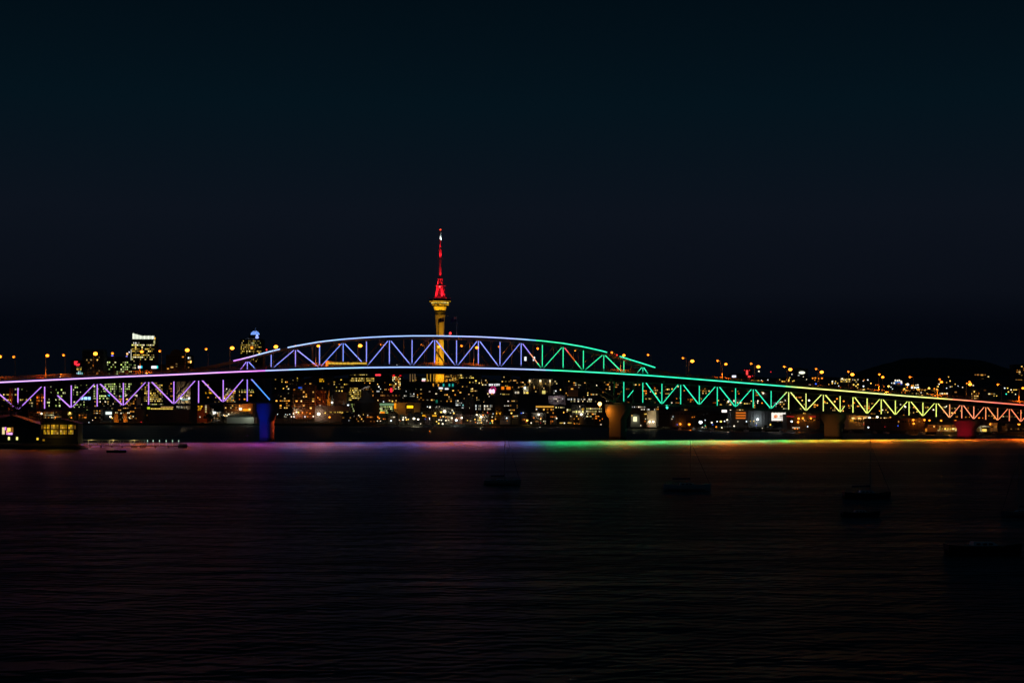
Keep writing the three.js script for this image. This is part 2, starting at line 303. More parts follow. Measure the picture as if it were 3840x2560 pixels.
for (let i = 0; i < nodes.length; i++) {
  const { n, t } = nodes[i], odd = Math.abs(n) % 2 === 1, inArch = n >= -1 && n <= 17, below = n <= 0 || n >= 16, size = n > 28 ? 0.7 : 0.85, k = LED.strut;
  for (const w of [0, FARW]) {
    const lit = w === 0 && (n >= -10), P = (tt, y) => onBridge(tt, w, y), yTop = deckLine(t) - 1.8;
    if (inArch) {
      const top = archLine(t) - 1.7, foot = deckLine(t) + 0.6, h = top - foot;
      if (h > 1) strut(P(t, foot), P(t, top), 0.75, 0.45, lit && HIGH_COLOUR, [0.1, 0.95], k);
      if (odd) for (const s of [-1, 1]) {
        const o = nodes[i + s]; if (!o || h < 1) continue;
        const reach = n === -1 || n === 17 ? 0.35 : 1, b = P(t + (o.t - t) * reach, deckLine(o.t) + 0.6);
        const mixed = n === 11 && s > 0 ? (px, f) => glow(...(f < 0.3 ? [60, 235, 150] : f < 0.6 ? [230, 150, 110] : [150, 130, 240]), k) : n === 13 && s > 0 ? (px, f) => glow(...(f < 0.4 ? [60, 235, 150] : f < 0.7 ? [200, 90, 30] : [255, 90, 110]), k) : HIGH_COLOUR;
        strut(b, P(t, top), 0.75, s > 0 ? 0.52 : 0.34, lit && mixed, [0.06, 0.93], k);
      }
    }
    if (below) {
      const low = lowLine(t) + 0.5;
      strut(P(t, low), P(t, yTop), size, n > 28 ? 0.62 : 0.48, lit && n !== 0 && n !== -11 && LOW_COLOUR, [0.02, 0.985], k);
      if (!odd) for (const s of [-1, 1]) {
        const o = nodes[i + s]; if (!o || (n === 0 && s > 0) || (n === 16 && s < 0)) continue;
        const broken = { '28,1': [0.02, 0.36], '50,1': [0.05, 0.4], '-8,-1': [0.03, 0.52], '16,1': [0.2, 0.5] }[n + ',' + s];
        strut(P(t, low), P(o.t, deckLine(o.t) - 1.8), size, s < 0 ? 0.58 : 0.36, lit && LOW_COLOUR, broken || [0.05, 0.97], k);
      }
    } else if (n === 1 || n === 2 || n === 14 || n === 15) strut(P(t, lowLine(t) + 0.5), P(t, yTop), 0.8, 0, null);
  }
  // bracing between the two trusses
  if (inArch && chordTop(t) > deckLine(t) + 6.5) bpart('cross_strut', beam(onBridge(t, FARW, chordTop(t) - 0.9), onBridge(t, 0, chordTop(t) - 0.9), 0.7, 0.6, AXIS), M.steel);
  if (below) bpart('cross_strut', beam(onBridge(t, FARW, lowLine(t)), onBridge(t, 0, lowLine(t)), 0.6, 0.5, AXIS), M.steel);
  bpart('floor_beam', beam(onBridge(t, -19, deckLine(t) - 1.5), onBridge(t, 7, deckLine(t) - 1.5), 1.0, 0.45, AXIS), M.steel);
  if (odd && inArch && chordTop(t) > deckLine(t) + 5) for (const w of [0, FARW]) bpart('gusset_plate', beam(onBridge(t - 1.6, w, chordTop(t) - 1.7), onBridge(t + 1.6, w, chordTop(t) - 1.7), 1.7, 1.1, OUT), M.steel);
}
// piers: tall walls across the bridge with flared heads
function pier(t, top, flare, head) {
  const half = 2.25, wn = 2, wf = -16.5, P = (w, dt, y) => onBridge(t + dt, w, y), ring = (a, b, y) => {
    const pts = [];
    for (let i = 0; i <= 8; i++) { const q = Math.PI * i / 8; pts.push(P(a - half + half * Math.sin(q), half * Math.cos(q), y)); }
    for (let i = 0; i <= 8; i++) { const q = Math.PI * i / 8; pts.push(P(b + half - half * Math.sin(q), -half * Math.cos(q), y)); }
    return pts;
  };
  const p = bpart('pier', wall([ring(wn, wf, -8), ring(wn, wf, top - head - flare * 0.95), ring(wn + flare, wf - flare, top - head), ring(wn + flare, wf - flare, top)]), M.concrete);
  bpart('pier_cap', wall([ring(wn + flare + 0.35, wf - flare - 0.35, top + 0.003), ring(wn + flare + 0.35, wf - flare - 0.35, top + 0.6)]), M.concrete, p);
  for (const w of [0, FARW]) bpart('bearing', beam(onBridge(t - 0.8, w, (top + lowLine(t)) / 2), onBridge(t + 0.8, w, (top + lowLine(t)) / 2), Math.max(0.4, lowLine(t) - top - 0.9), 1.2, OUT), M.darkSteel, p);
  for (let y = 4; y < top - head - flare * 0.95; y += 3.6) bpart('pour_joint', wall([ring(wn + 0.035, wf - 0.035, y), ring(wn + 0.035, wf - 0.035, y + 0.12)]), M.concreteDark, p);
  bpart('tide_band', wall([ring(wn + 0.05, wf - 0.05, -6), ring(wn + 0.05, wf - 0.05, 1.9)]), M.weed, p);
  const s = bpart('tide_mark_panel', beam(onBridge(t + 0.2, wn + 0.03, 6.3), onBridge(t + 1.2, wn + 0.03, 6.3), 1.7, 0.2, OUT), M.whitePaint, p);
  return p;
}
const N = (k) => nodes[k - FIRST].t;
pier(N(0), lowLine(N(0)) - 1.3, 6.2, 4.2); pier(N(16), lowLine(N(16)) - 1.3, 6, 4);
pier(N(28), lowLine(N(28)) - 1.3, 4.4, 2.6); pier(N(38), lowLine(N(38)) - 1.2, 4, 2); pier(N(-10) - 3, lowLine(N(-10)) - 1.3, 3, 4);
// floodlights of the piers, mostly unseen: a fitting placed for each, and its light just in front
function flood(t, w, y, aim, colour, power, angle = 0.6, size = 0.5, shine = 3, bulb = 0) {
  const pos = onBridge(t, w, y), to = onBridge(...aim), dir = to.clone().sub(pos).normalize();
  const m = bpart('floodlight', beam(pos.clone().addScaledVector(dir, -0.5), pos, size, size, V(0, 1, 0)), M.blackPaint);
  bpart('lamp_glass', beam(pos.clone().addScaledVector(dir, 0.002), pos.clone().addScaledVector(dir, 0.06), size * 0.9, size * 0.9, V(0, 1, 0)), glow(...colour, shine), m);
  if (bulb) bpart('lamp_bulb', new THREE.SphereGeometry(bulb, 12, 8).translate(...pos.clone().addScaledVector(dir, -0.2).add(V(0, size * 0.5 + bulb, 0)).toArray()), glow(255, 190, 110, 5), m);
  const l = new THREE.SpotLight(srgb(...colour), power, 0, angle, 0.8, 2);
  l.position.copy(pos).addScaledVector(dir, 0.3); l.target.position.copy(to); l.castShadow = true; l.shadow.radius = 8;
  scene.add(l, l.target);
}
for (const f of FLOODS) flood(...f);
// the light that the edge strip throws down on the water: one wide wash under every few bars
for (let t = T0 + 12; t < T1; t += 20) {
  const c = interp(DECK_COLOUR, pixelOf(t, WE)), l = new THREE.SpotLight(deepen(c), interp(LED.throw, pixelOf(t, WE))[0], 0, 0.86, 1, 2);
  l.position.copy(onBridge(t, WE + 0.5, deckLine(t) - 0.6)); l.target.position.copy(onBridge(t, WE + 9.5, deckLine(t) - 10.6)); l.castShadow = true; l.shadow.radius = 30; l.name = 'led_light'; scene.add(l, l.target);
}
// ---- street lamps along both edges ----
const proto = { };
function lampPrototype(height) {
  const o = new THREE.Group();
  part('pole', cyl(0.2, 0.11, height, 0, 0, 0, 8), M.galvanised, o);
  part('arm', rod(V(0, height - 0.1, 0), V(0, height + 0.35, 4), 0.09), M.galvanised, o);
  const h = part('lamp_head', [box(0.7, 0.25, 1.5, 0, height + 0.52, 4.3), box(0.5, 0.14, 1.1, 0, height + 0.715, 4.3)], M.darkSteel, o);
  part('lamp_glass', new THREE.SphereGeometry(1.0, 12, 8).scale(0.95, 0.75, 1.15), glow(255, 132, 30, 3.4), h).position.set(0, height + 0.28, 4.3);
  return o;
}
const NEAR_LAMPS = [[-3, 1337], [175, 1333], [355.5, 1326], [529.5, 1318.5], [700, 1312.6], [868.6, 1305], [1032.7, 1300], [1192, 1297], [1349, 1296], [1644, 1300], [1787, 1303], [2339, 1332], [2596, 1354], [2722, 1365], [2844, 1375], [2964, 1385], [3082, 1395], [3197, 1404], [3311, 1414], [3531.5, 1432], [3639, 1441], [3838, 1455]];
const FAR_LAMPS = [[49, 1337.6], [236, 1331], [419.5, 1324], [597, 1316], [771, 1308.6], [942.5, 1302.5], [1107, 1297.5], [1271, 1292.5], [1429, 1292], [1581, 1293], [1729.5, 1296], [1871, 1300], [2015.5, 1306], [2157, 1312], [2294, 1321], [2430, 1330], [2561, 1342], [2691, 1352], [2817, 1363], [2941, 1374], [3061, 1383], [3182, 1393], [3298, 1403], [3413, 1413], [3525, 1422], [3637, 1431], [3743, 1441]];
const lampProto = lampPrototype(11);
const facing = Math.atan2(OUT.x, OUT.z);
function bridgeLamp(px, py, wLamp, wPole, label, group, bright, small) {
  const t = alongAt(px, wLamp), y = heightAt(px, py, wLamp), base = deckLine(t) + 0.603, o = lampProto.clone();
  o.name = numbered('street_lamp'); scene.add(o); tag(o, label, 'street lamp', group);
  const s = Math.abs(wLamp - wPole) / 4.3, turn = wLamp > wPole ? facing : facing + Math.PI;
  o.position.copy(onBridge(t, wPole, base)); o.rotation.y = turn;
  const dh = (y - base) - 11.28;
  o.children[0].scale.y = (11 + dh) / 11; for (let i = 1; i < 3; i++) o.children[i].position.y = dh;
  if (s !== 1) for (let i = 1; i < 3; i++) o.children[i].scale.z = s;
  const fierce = wLamp > 0 ? (['355.5', '700', '868.6', '1032.7', '1349', '2596', '2844', '2964', '3082', '3197', '3639'].includes(String(px)) ? 2 : 1) : 0, lens = o.children[2].children[0];
  lens.material = glow(255, [122, 130, 140][fierce], [26, 30, 36][fierce], [2.8, 4.4, 6.5][fierce]); lens.position.y = 0.28 + 11; lens.scale.setScalar([0.8, 1.0, 1.25][fierce]);
  const near = wLamp > 0, l = near ? new THREE.SpotLight(srgb(255, 112, 16), interp(bright, px)[0], 0, interp(LAMP.angle, px)[0], 1, 2) : new THREE.PointLight(srgb(255, 122, 24), bright, 0, 2), tilt = near ? LAMP.tilt : 0;
  l.position.set(0, 11 + dh - 0.55, 4.3 * s); if (near) { l.target.position.set(0, 1 + dh - 0.55, 4.3 * s + 10 * tilt); o.add(l.target); } l.castShadow = true; l.shadow.radius = 12; l.name = 'lamp_light'; o.add(l);
}
NEAR_LAMPS.forEach(([x, y], i) => bridgeLamp(x, y, 6.6, 2.3, `tall orange street lamp on the near edge of the bridge, ${ordinal(i)} from the left`, 'street lamps along the near edge of the bridge', LAMP.near));
FAR_LAMPS.forEach(([x, y], i) => bridgeLamp(x, y, -18.3, -14.3, `smaller orange street lamp on the far edge of the bridge, ${ordinal(i)} from the left`, 'street lamps along the far edge of the bridge', LAMP.far));

// ================= the town =================
const PAL = {   // colours of lit windows as they show
  warm: [[255, 176, 70], [255, 196, 96], [236, 150, 48], [255, 210, 130]], yellow: [[255, 214, 100], [240, 200, 80], [255, 226, 140], [220, 180, 70]],
  office: [[255, 226, 150], [240, 226, 140], [214, 214, 110], [255, 240, 190]], green: [[214, 230, 150], [190, 214, 110], [230, 236, 170], [170, 200, 110]], white: [[255, 246, 224], [255, 236, 196], [236, 244, 240]],
  mixed: [[255, 196, 96], [255, 226, 150], [255, 240, 200], [236, 150, 48], [255, 176, 70], [214, 210, 150]], orange: [[255, 130, 30], [240, 110, 24], [255, 150, 50]], cool: [[190, 226, 255], [150, 236, 230], [236, 246, 255]],
  gold: [[255, 190, 30], [240, 170, 20]], teal: [[40, 190, 170], [60, 214, 196]], dim: [[150, 96, 40], [120, 80, 36], [170, 120, 60]], pink: [[255, 120, 170], [255, 214, 236]],
};
const FACE = { dark: std(0.10, 0.10, 0.105, 0.8), grey: std(0.22, 0.22, 0.22, 0.85), pale: std(0.42, 0.40, 0.37, 0.85), brown: std(0.22, 0.16, 0.12, 0.9), brick: std(0.24, 0.11, 0.07, 0.9), cream: std(0.5, 0.44, 0.34, 0.85), pink: std(0.36, 0.25, 0.23, 0.85), green: std(0.16, 0.2, 0.17, 0.85), white: std(0.7, 0.69, 0.65, 0.8) };
const unitBox = box(1, 1, 1);
const built = [];                                              // what stands where, for lamps that hang on a wall
const town = seeded(2024);
const pick = (list, rnd) => list[Math.floor(rnd() * list.length)];
// o: x [left, right] and top in photo pixels, d metres away; rows of windows: [top, bottom, columns, share lit, palette, left, right]
function building(name, label, category, o) {
  const { x: [x0, x1], top, d } = o, s = d / F, mid = (x0 + x1) / 2, ground = o.base !== undefined ? EYE + (HORIZON - level(mid, o.base)) * s : groundAt(mid, d) - 0.5;
  const g = thing(name, label, category, [(mid - CX) * s, ground, -d], o.turn || 0, o.group), rnd = seeded(Math.round(x0 * 7 + top * 13));
  const W = (x1 - x0) * s, H = EYE + (HORIZON - level(mid, top)) * s - ground, D = o.deep || Math.max(9, Math.min(W, 26)), face = FACE[o.face || 'grey'], X = (px) => (px - mid) * s, Y = (py) => EYE + (HORIZON - level(mid, py)) * s - ground;
  g.userData.X = X; g.userData.Y = Y; g.userData.s = s;
  built.push({ x0, x1, top, d, g, X, Y });
  if (H < 1) { console.warn('no height: ' + label); return g; }
  // body: walls with a plinth and, on flat roofs, a parapet and a plant room
  const shell = o.body ? o.body({ W, H, D, X, Y, s }) : [box(W, H, D, 0, H / 2, -D / 2)];
  if (!o.body && !o.plainBase) shell.push(box(W + 0.5, Math.min(1.2, H * 0.2), D + 0.5, 0, Math.min(1.2, H * 0.2) / 2 - 0.002, -D / 2));
  part('wall', shell, face, g);
  if (o.roof === 'gable') {
    const r = o.rise || W * 0.28, over = 0.5;
    part('roof', extrude([[-W / 2 - over, 0], [W / 2 + over, 0], [0, r]], D + 0.8).translate(0, H + 0.003, -D - 0.4), M.darkSteel, g);
  } else if (o.roof === 'hip') {
    const r = o.rise || W * 0.22, P = [[-W / 2 - 0.5, 0, 0.5], [W / 2 + 0.5, 0, 0.5], [W / 2 + 0.5, 0, -D - 0.5], [-W / 2 - 0.5, 0, -D - 0.5]].map((p) => V(p[0], H + 0.003, p[2])), Q = [[-W * 0.22, -D / 2 + 0.3], [W * 0.22, -D / 2 + 0.3], [W * 0.22, -D / 2 - 0.3], [-W * 0.22, -D / 2 - 0.3]].map((p) => V(p[0], H + r, p[1]));
    part('roof', wall([P, Q]), M.darkSteel, g);
  } else if (!o.body && o.roof !== 'none') {
    const p = 0.9, list = [box(W + 0.2, p, 0.35, 0, H + p / 2 + 0.002, -0.175), box(W + 0.2, p, 0.35, 0, H + p / 2 + 0.002, -D + 0.175), box(0.35, p, D - 0.7, -W / 2 + 0.175, H + p / 2 + 0.002, -D / 2), box(0.35, p, D - 0.7, W / 2 - 0.175, H + p / 2 + 0.002, -D / 2)];
    part('parapet', list, face, g);
    if (W > 8) { const rw = W * (0.25 + 0.2 * rnd()); part('plant_room', box(rw, 2.6, D * 0.4, (rnd() - 0.5) * (W - rw) * 0.7, H + 1.302, -D * 0.5), FACE.grey, g); }
  }
  if (o.fins) { const list = []; for (let i = 0; i <= o.fins; i++) list.push(box(0.35, H - 0.02, 0.5, -W / 2 + 0.2 + (W - 0.4) * i / o.fins, H / 2, 0.252)); part('pier_strip', list, face, g); }
  if (o.bands) { const list = []; for (let y = 3.2; y < H - 1; y += o.bands) list.push(box(W + 0.1, 0.45, 0.7, 0, y, 0.352)); part('floor_band', list, o.bandFace ? FACE[o.bandFace] : face, g); }
  const dark = [];
  for (const [y0, y1, n, share, pal, a = x0, b = x1, strength = 1] of o.rows || []) {
    const w = (b - a) / n * s, h = (y1 - y0) * s;
    const mood = o.uneven ? [0, 0.35, 0.8, 1.3, 2.2][Math.floor(rnd() * 5)] : 1;
    for (let i = 0; i < n; i++) {
      const cx = X(a + (b - a) * (i + 0.5) / n), cy = Y((y0 + y1) / 2), ww = w * (n === 1 ? 0.98 : 0.45 + 0.42 * rnd()), hh = h * (n === 1 ? 1 : 0.6 + 0.5 * rnd());
      if (rnd() < share * mood) {
        const k = [0.25, 0.45, 0.8, 1.2, 1.9][Math.floor(rnd() * 5)] * strength, m = part('window', unitBox, glow(...pick(PAL[pal], rnd), k), g);
        m.position.set(cx, cy, 0.06 + (o.proud || 0)); m.scale.set(ww, hh, 0.16);
      } else dark.push(box(ww, h, 0.1, cx, cy, 0.05 + (o.proud || 0)));
    }
  }
  if (dark.length) { const m = part('window_glazing', dark, M.glassDark, g); m.userData.kind = 'stuff'; }
  if (o.more) o.more(g, { W, H, D, X, Y, s });
  return g;
}
const grid = (y0, y1, n, gap, cols, share, pal, a, b, k) => { const out = [], p = (y1 - y0) / n; for (let i = 0; i < n; i++) out.push([y0 + i * p, y0 + i * p + p * (1 - gap), cols, share, pal, a, b, k]); return out; };
function panel(g, name, px0, px1, py0, py1, mat, z = 0.2, t = 0.25) { const { X, Y } = g.userData; const m = part(name, box(X(px1) - X(px0), Y(py0) - Y(py1), t, (X(px0) + X(px1)) / 2, (Y(py0) + Y(py1)) / 2, z), mat, g); return m; }
function lettering(text, w, h, colour, back, font = 'bold 100px sans-serif') {   // a lit sign face with printed letters
  const c = document.createElement('canvas'); c.width = 512; c.height = Math.max(32, Math.round(512 * h / w));
  const x = c.getContext('2d'); x.fillStyle = back; x.fillRect(0, 0, c.width, c.height); x.fillStyle = colour; x.textAlign = 'center'; x.textBaseline = 'middle';
  let size = c.height * 0.95; x.font = font.replace('100px', Math.round(size) + 'px');
  const tw = x.measureText(text).width; if (tw > c.width * 0.96) { size *= c.width * 0.96 / tw; x.font = font.replace('100px', Math.round(size) + 'px'); }
  x.fillText(text, c.width / 2, c.height / 2);
  const t = new THREE.CanvasTexture(c); t.colorSpace = THREE.SRGBColorSpace; return t;
}
function litSign(g, name, px0, px1, py0, py1, text, colour, back, k = 1.2) {
  const { X, Y } = g.userData, w = X(px1) - X(px0), h = Y(py0) - Y(py1), t = lettering(text, w, h, colour, back), x = (X(px0) + X(px1)) / 2, y = (Y(py0) + Y(py1)) / 2;
  part(name, box(w + 0.4, h + 0.4, 0.5, x, y, 0.3), M.blackPaint, g);
  const m = part('sign_face', new THREE.PlaneGeometry(w, h).translate(x, y, 0.58), new THREE.MeshStandardMaterial({ color: 0x0a0a0a, roughness: 0.5, emissive: 0xffffff, emissiveMap: t, emissiveIntensity: k }), g);
  return m;
}
const lampLight = (g, x, y, z, c, power) => { const l = new THREE.PointLight(srgb(...c), power, 0, 2); l.position.set(x, y, z); l.castShadow = true; l.shadow.radius = 15; l.name = 'lamp_light'; g.add(l); };  // town lamps, and unseen ones placed to light fronts and walls

// ---- towers that rise above the bridge deck on the left ----
building('office_block', 'dark office block with a red zigzag roof logo left of the lattice tower', 'office block', { x: [262, 312], top: 1352, d: 2850, face: 'dark', deep: 20,
  rows: [[1375, 1379, 4, 0.6, 'office', 278, 306, 0.5], [1380, 1388, 2, 1, 'yellow', 283, 306, 1.3], [1391, 1395, 4, 0.5, 'cool', 284, 308], [1397, 1403, 4, 0.5, 'cool', 284, 308]],
  more(g) { for (const [a, b, y0, y1] of [[276, 289, 1354, 1358.5], [276, 285, 1360, 1363.5], [277, 297, 1363, 1367.5], [283, 295, 1367.8, 1371]]) panel(g, 'logo_sign', a, b, y0, y1, glow(255, 45, 60, 1.6), 0.4); } });
building('lattice_tower', 'grey tower with a honeycomb lattice front and few warm windows', 'tower', { x: [306, 386], top: 1318, d: 2900, face: 'grey', bands: 3.6, fins: 12,
  rows: [...grid(1336, 1408, 7, 0.45, 9, 0.16, 'warm', 312, 382)],
  more(g, { W, H, D, s }) { const l = []; for (let i = 0; i < 9; i++) for (let j = 0; j < 9; j++) { const a = -W / 2 + W * i / 9, y = H - 4 - j * 4.2; if (y < 4) continue; const o = j % 2 ? W / 18 : 0; l.push(beam(V(a + o, y, 1.2), V(a + W / 18 + o, y - 4.2, 1.2), 0.35, 0.3), beam(V(a + W / 9 + o, y, 1.2), V(a + W / 18 + o, y - 4.2, 1.2), 0.35, 0.3)); } part('lattice_screen', l, FACE.pale, g); part('roof_crown', box(W * 0.95, 3.5, D * 0.9, 0, H + 2.2, -D / 2), FACE.pale, g); lampLight(g, 0, H * 0.4, 16, [255, 200, 150], 90); } });
building('office_block', 'long low office block with rows of yellow-green windows left of the slant-topped tower', 'office block', { x: [386, 498], top: 1352, d: 2950, face: 'dark', deep: 30,
  rows: grid(1356, 1408, 6, 0.45, 14, 0.5, 'green', 389, 494),
  more(g) { panel(g, 'penthouse', 392, 476, 1336, 1351.4, FACE.dark, -6, 10); panel(g, 'roof_light', 415, 423, 1331, 1335, glow(150, 130, 255, 1.2), 0.3); panel(g, 'roof_light', 470, 476, 1334, 1337, glow(150, 140, 255, 1.2), 0.3); panel(g, 'roof_light', 472, 478, 1323, 1330, glow(255, 190, 130, 1.6), 0.3); panel(g, 'roof_light', 480, 485, 1318, 1322, glow(220, 220, 255, 1.4), 0.3); } });
building('crown_tower', 'tall tower with a white lit crown that slants up to the left', 'tower', { x: [491, 577], top: 1272, d: 2800, face: 'dark', deep: 30, roof: 'none', fins: 14,
  rows: [[1283, 1289, 10, 0.35, 'white', 491, 520, 0.8], [1291, 1296, 14, 0.85, 'office'], [1299, 1304, 14, 0.35, 'yellow'], [1306, 1311, 14, 0.6, 'yellow'], [1314, 1319, 14, 0.75, 'yellow'], [1322, 1326, 14, 0.12, 'office'], [1329, 1333, 14, 0.92, 'yellow'], [1337, 1341, 14, 0.75, 'office'], [1345, 1349, 14, 0.2, 'office'], [1352, 1356, 14, 0.1, 'office'], [1367, 1371, 12, 0.7, 'green', 500, 545, 0.7], [1376, 1382, 4, 0.9, 'office', 495, 510], [1391, 1395, 14, 0.7, 'yellow', 508, 560]],
  more(g, { W, H, D, X, Y, s }) {
    const crown = extrude([[X(493.5), Y(1272)], [X(487), Y(1244.5)], [X(496), Y(1245.5)], [X(512), Y(1248)], [X(532), Y(1255.5)], [X(533), Y(1272)]], 1).translate(0, 0, -1);
    part('crown_wall', crown, FACE.white, g);
    part('crown_wall', box(X(577) - X(534), Y(1257) - Y(1272), 1, (X(534) + X(577)) / 2, (Y(1257) + Y(1272)) / 2 + 0.01, -0.5), FACE.white, g);
    for (let i = 0; i < 17; i++) { const px = 497 + i * 4.8, tall = px < 532 ? 1250 + (px - 497) * 0.28 : 1259; const m = part('crown_light', unitBox, glow(240, 248, 226, i % 3 ? 1.1 : 1.5), g); m.position.set(X(px), (Y(tall) + Y(1271)) / 2, 0.2); m.scale.set(s * 3.1, Y(tall) - Y(1271), 0.3); }
    panel(g, 'corner_light', 577, 580, 1264, 1273, glow(255, 190, 60, 1.3), 0.3); panel(g, 'corner_light', 574, 579, 1276, 1289, glow(230, 224, 150, 0.8), 0.3);
    panel(g, 'edge_light', 488.5, 491, 1310, 1350, glow(235, 230, 200, 0.75), 0.3);
    part('antenna', cyl(0.5, 0.2, Y(1232) - Y(1272), X(577), Y(1272), -4, 6), M.galvanised, g);
  } });
building('sign_block', 'low dark block with two white and turquoise signs in front of the slant-topped tower', 'office block', { x: [508, 612], top: 1368, d: 2700, face: 'dark', deep: 14, more(g) {
  for (const [a, b, c] of [[516, 526, [40, 200, 230]], [566, 585, [40, 230, 220]]]) { panel(g, 'lit_sign', a, b, 1372, 1381, glow(250, 250, 255, 1.5), 0.4); panel(g, 'lit_sign', b + 0.4, b + 5.5, 1371.5, 1380.5, glow(...c, 1.2), 0.4); } } });
building('arched_tower', 'brown apartment tower with a rounded top, right of the slant-topped tower', 'apartment tower', { x: [620, 690], top: 1330, d: 2850, face: 'brown', bands: 4, roof: 'none', body: ({ W, H, D, X, Y }) => { const pts = [[-W / 2, 0], [W / 2, 0], [W / 2, H]]; for (let i = 0; i <= 12; i++) { const a = Math.PI * i / 12; pts.push([W * 0.32 * Math.cos(a) + W * 0.05, H + 9.2 * Math.sin(a)]); } pts.push([-W / 2, H]); return [extrude(pts, D).translate(0, 0, -D)]; },
  rows: [...grid(1336, 1398, 7, 0.5, 8, 0.08, 'warm', 624, 688, 0.6), [1374, 1379, 1, 1, 'warm', 638, 648]], more(g, { W, H }) { lampLight(g, -W * 0.2, H * 0.5, 22, [255, 150, 70], 110); } });
building('apartment_block', 'narrow dark block with two bright warm windows beside the rounded-top tower', 'apartment block', { x: [691, 719], top: 1334, d: 2900, face: 'dark', rows: [[1338, 1345, 2, 1, 'white', 702, 714], [1352, 1361, 2, 1, 'warm', 702, 717, 1.2], [1375, 1379, 2, 0.6, 'dim', 702, 716]] });
building('domed_tower', 'office tower with a blue lit dome, a spire and a white lit sign', 'tower', { x: [899, 981], top: 1273, d: 2950, face: 'dark', deep: 30, fins: 16,
  rows: [[1276.5, 1280, 15, 0.8, 'yellow', 903, 977, 0.7], [1284, 1288, 15, 0.25, 'office', 903, 977], [1291, 1296, 15, 0.85, 'yellow', 901, 972, 0.8], [1299, 1303, 15, 0.6, 'yellow', 901, 979, 0.8], [1306, 1310, 15, 0.35, 'yellow', 901, 960, 0.8], [1314.5, 1319, 15, 0.9, 'yellow', 901, 978, 0.9], [1321.5, 1326, 15, 0.25, 'yellow', 901, 978], [1345, 1349, 10, 0.6, 'yellow', 930, 965, 0.6], [1352, 1356, 10, 0.5, 'yellow', 930, 965, 0.6]],
  more(g, { X, Y, s }) {
    part('drum', new THREE.CylinderGeometry(18 * s, 19 * s, Y(1254) - Y(1273.5), 24).translate(X(951), (Y(1254) + Y(1273.5)) / 2, -13), FACE.dark, g);
    const R = 16 * s, dome = part('dome', new THREE.SphereGeometry(R, 20, 8, 0, Math.PI * 2, 0, Math.PI / 2).scale(1, 0.85, 1).translate(X(951), Y(1254) + 0.01, -13), std(0.1, 0.15, 0.35, 0.4), g);
    for (let j = 0; j < 4; j++) { const a = 0.08 + j * 0.36, rr = R * Math.cos(a) + 0.3, y = Y(1254) + 0.5 + R * 0.85 * Math.sin(a); for (let i = 0; i < 9 - j * 2; i++) { const q = ((i + 0.5) / (9 - j * 2) - 0.5) * 2.6, m = part('dome_light', unitBox, glow(120, 165, 255, 1.5), dome); m.position.set(X(951) + rr * Math.sin(q), y, -13 + rr * Math.cos(q)); m.rotation.y = q; m.scale.set(rr * 0.24, 1.5, 0.3); } }
    part('spire', cyl(1.3, 0.15, Y(1224) - Y(1241), X(951.5), Y(1241), -13, 8), FACE.white, g);
    lampLight(g, X(951.5) + 3, Y(1240), -6, [255, 210, 150], 60);
    g.userData.X = X; litSign(g, 'roof_sign', 931.5, 956, 1256.5, 1268.5, 'ANZ', '#ffffff', '#8fa2c8', 2.2).position.z = -2;
    const em = part('emblem_sign', [new THREE.SphereGeometry(2, 12, 8).scale(1, 1, 0.3).translate(X(962), Y(1258.5), 0.4), new THREE.TorusGeometry(2.4, 0.9, 6, 16, Math.PI).rotateZ(Math.PI).scale(1, 0.8, 0.6).translate(X(962), Y(1263), 0.4), box(1.6, 2.6, 0.5, X(962), Y(1266), 0.4)], glow(150, 170, 255, 1.7), g);
  } });

// ---- seen under the deck, left of the first tall pier ----
const B = building;
B('crane_gantry', 'orange lit gantry crane legs between the bridge struts at the far left', 'crane', { x: [26, 52], top: 1452, d: 2300, face: 'brick', roof: 'none', body: ({ W, H, X, Y }) => [beam(V(X(29), 0, 0), V(X(36), H, 0), 1.3, 1.3), beam(V(X(47), 0, 0), V(X(37), H, 0), 1.3, 1.3), beam(V(X(31), 0, -14), V(X(36), H, -14), 1.2, 1.2), beam(V(X(45), 0, -14), V(X(37), H, -14), 1.2, 1.2), box(3, 2, 18, X(36.5), H, -7), beam(V(X(30.5), H * 0.5, 0), V(X(44.5), H * 0.5, 0), 0.9, 0.9)], more(g, { H }) { lampLight(g, 0, H * 0.45, 10, [255, 110, 20], 700); } });
B('office_block', 'low block with two long yellow strips of windows behind the gantry crane', 'office block', { x: [4, 122], top: 1470, d: 2550, face: 'dark', rows: [[1477, 1482, 12, 0.85, 'yellow', 10, 60, 0.7], [1497, 1503, 7, 0.8, 'yellow', 8, 62], [1496, 1502, 10, 0.85, 'yellow', 72, 120], [1508, 1513, 14, 0.4, 'mixed'], [1519, 1524, 14, 0.3, 'mixed']] });
B('brick_building', 'small orange lit brick building with warm windows near the left end', 'building', { x: [134, 166], top: 1482, d: 2420, face: 'brick', rows: [[1487, 1493, 4, 0.6, 'orange'], [1499, 1505, 4, 0.5, 'orange'], [1511, 1516, 4, 0.6, 'orange']], more(g, { H }) { lampLight(g, 4, H + 4, 12, [255, 130, 40], 160); } });
B('office_block', 'mid-rise grey block with scattered green-white windows left of the blue-white sign', 'office block', { x: [168, 256], top: 1440, d: 2650, face: 'dark', bands: 4, rows: [...grid(1446, 1530, 7, 0.5, 12, 0.28, 'green', 172, 252, 0.9)] });
B('office_tower', 'dark tower with a bright white and blue sign between the purple struts', 'office tower', { x: [258, 338], top: 1432, d: 2750, face: 'dark', fins: 12, rows: [...grid(1441, 1486, 5, 0.5, 10, 0.25, 'green', 262, 334), ...grid(1504, 1545, 4, 0.5, 12, 0.35, 'green', 262, 334, 0.8)], more(g) { for (const [a, b] of [[299, 311], [314, 326], [329, 338.5]]) panel(g, 'lit_sign', a, b, 1488, 1498, glow(150, 200, 255, 1.9), 0.4); } });
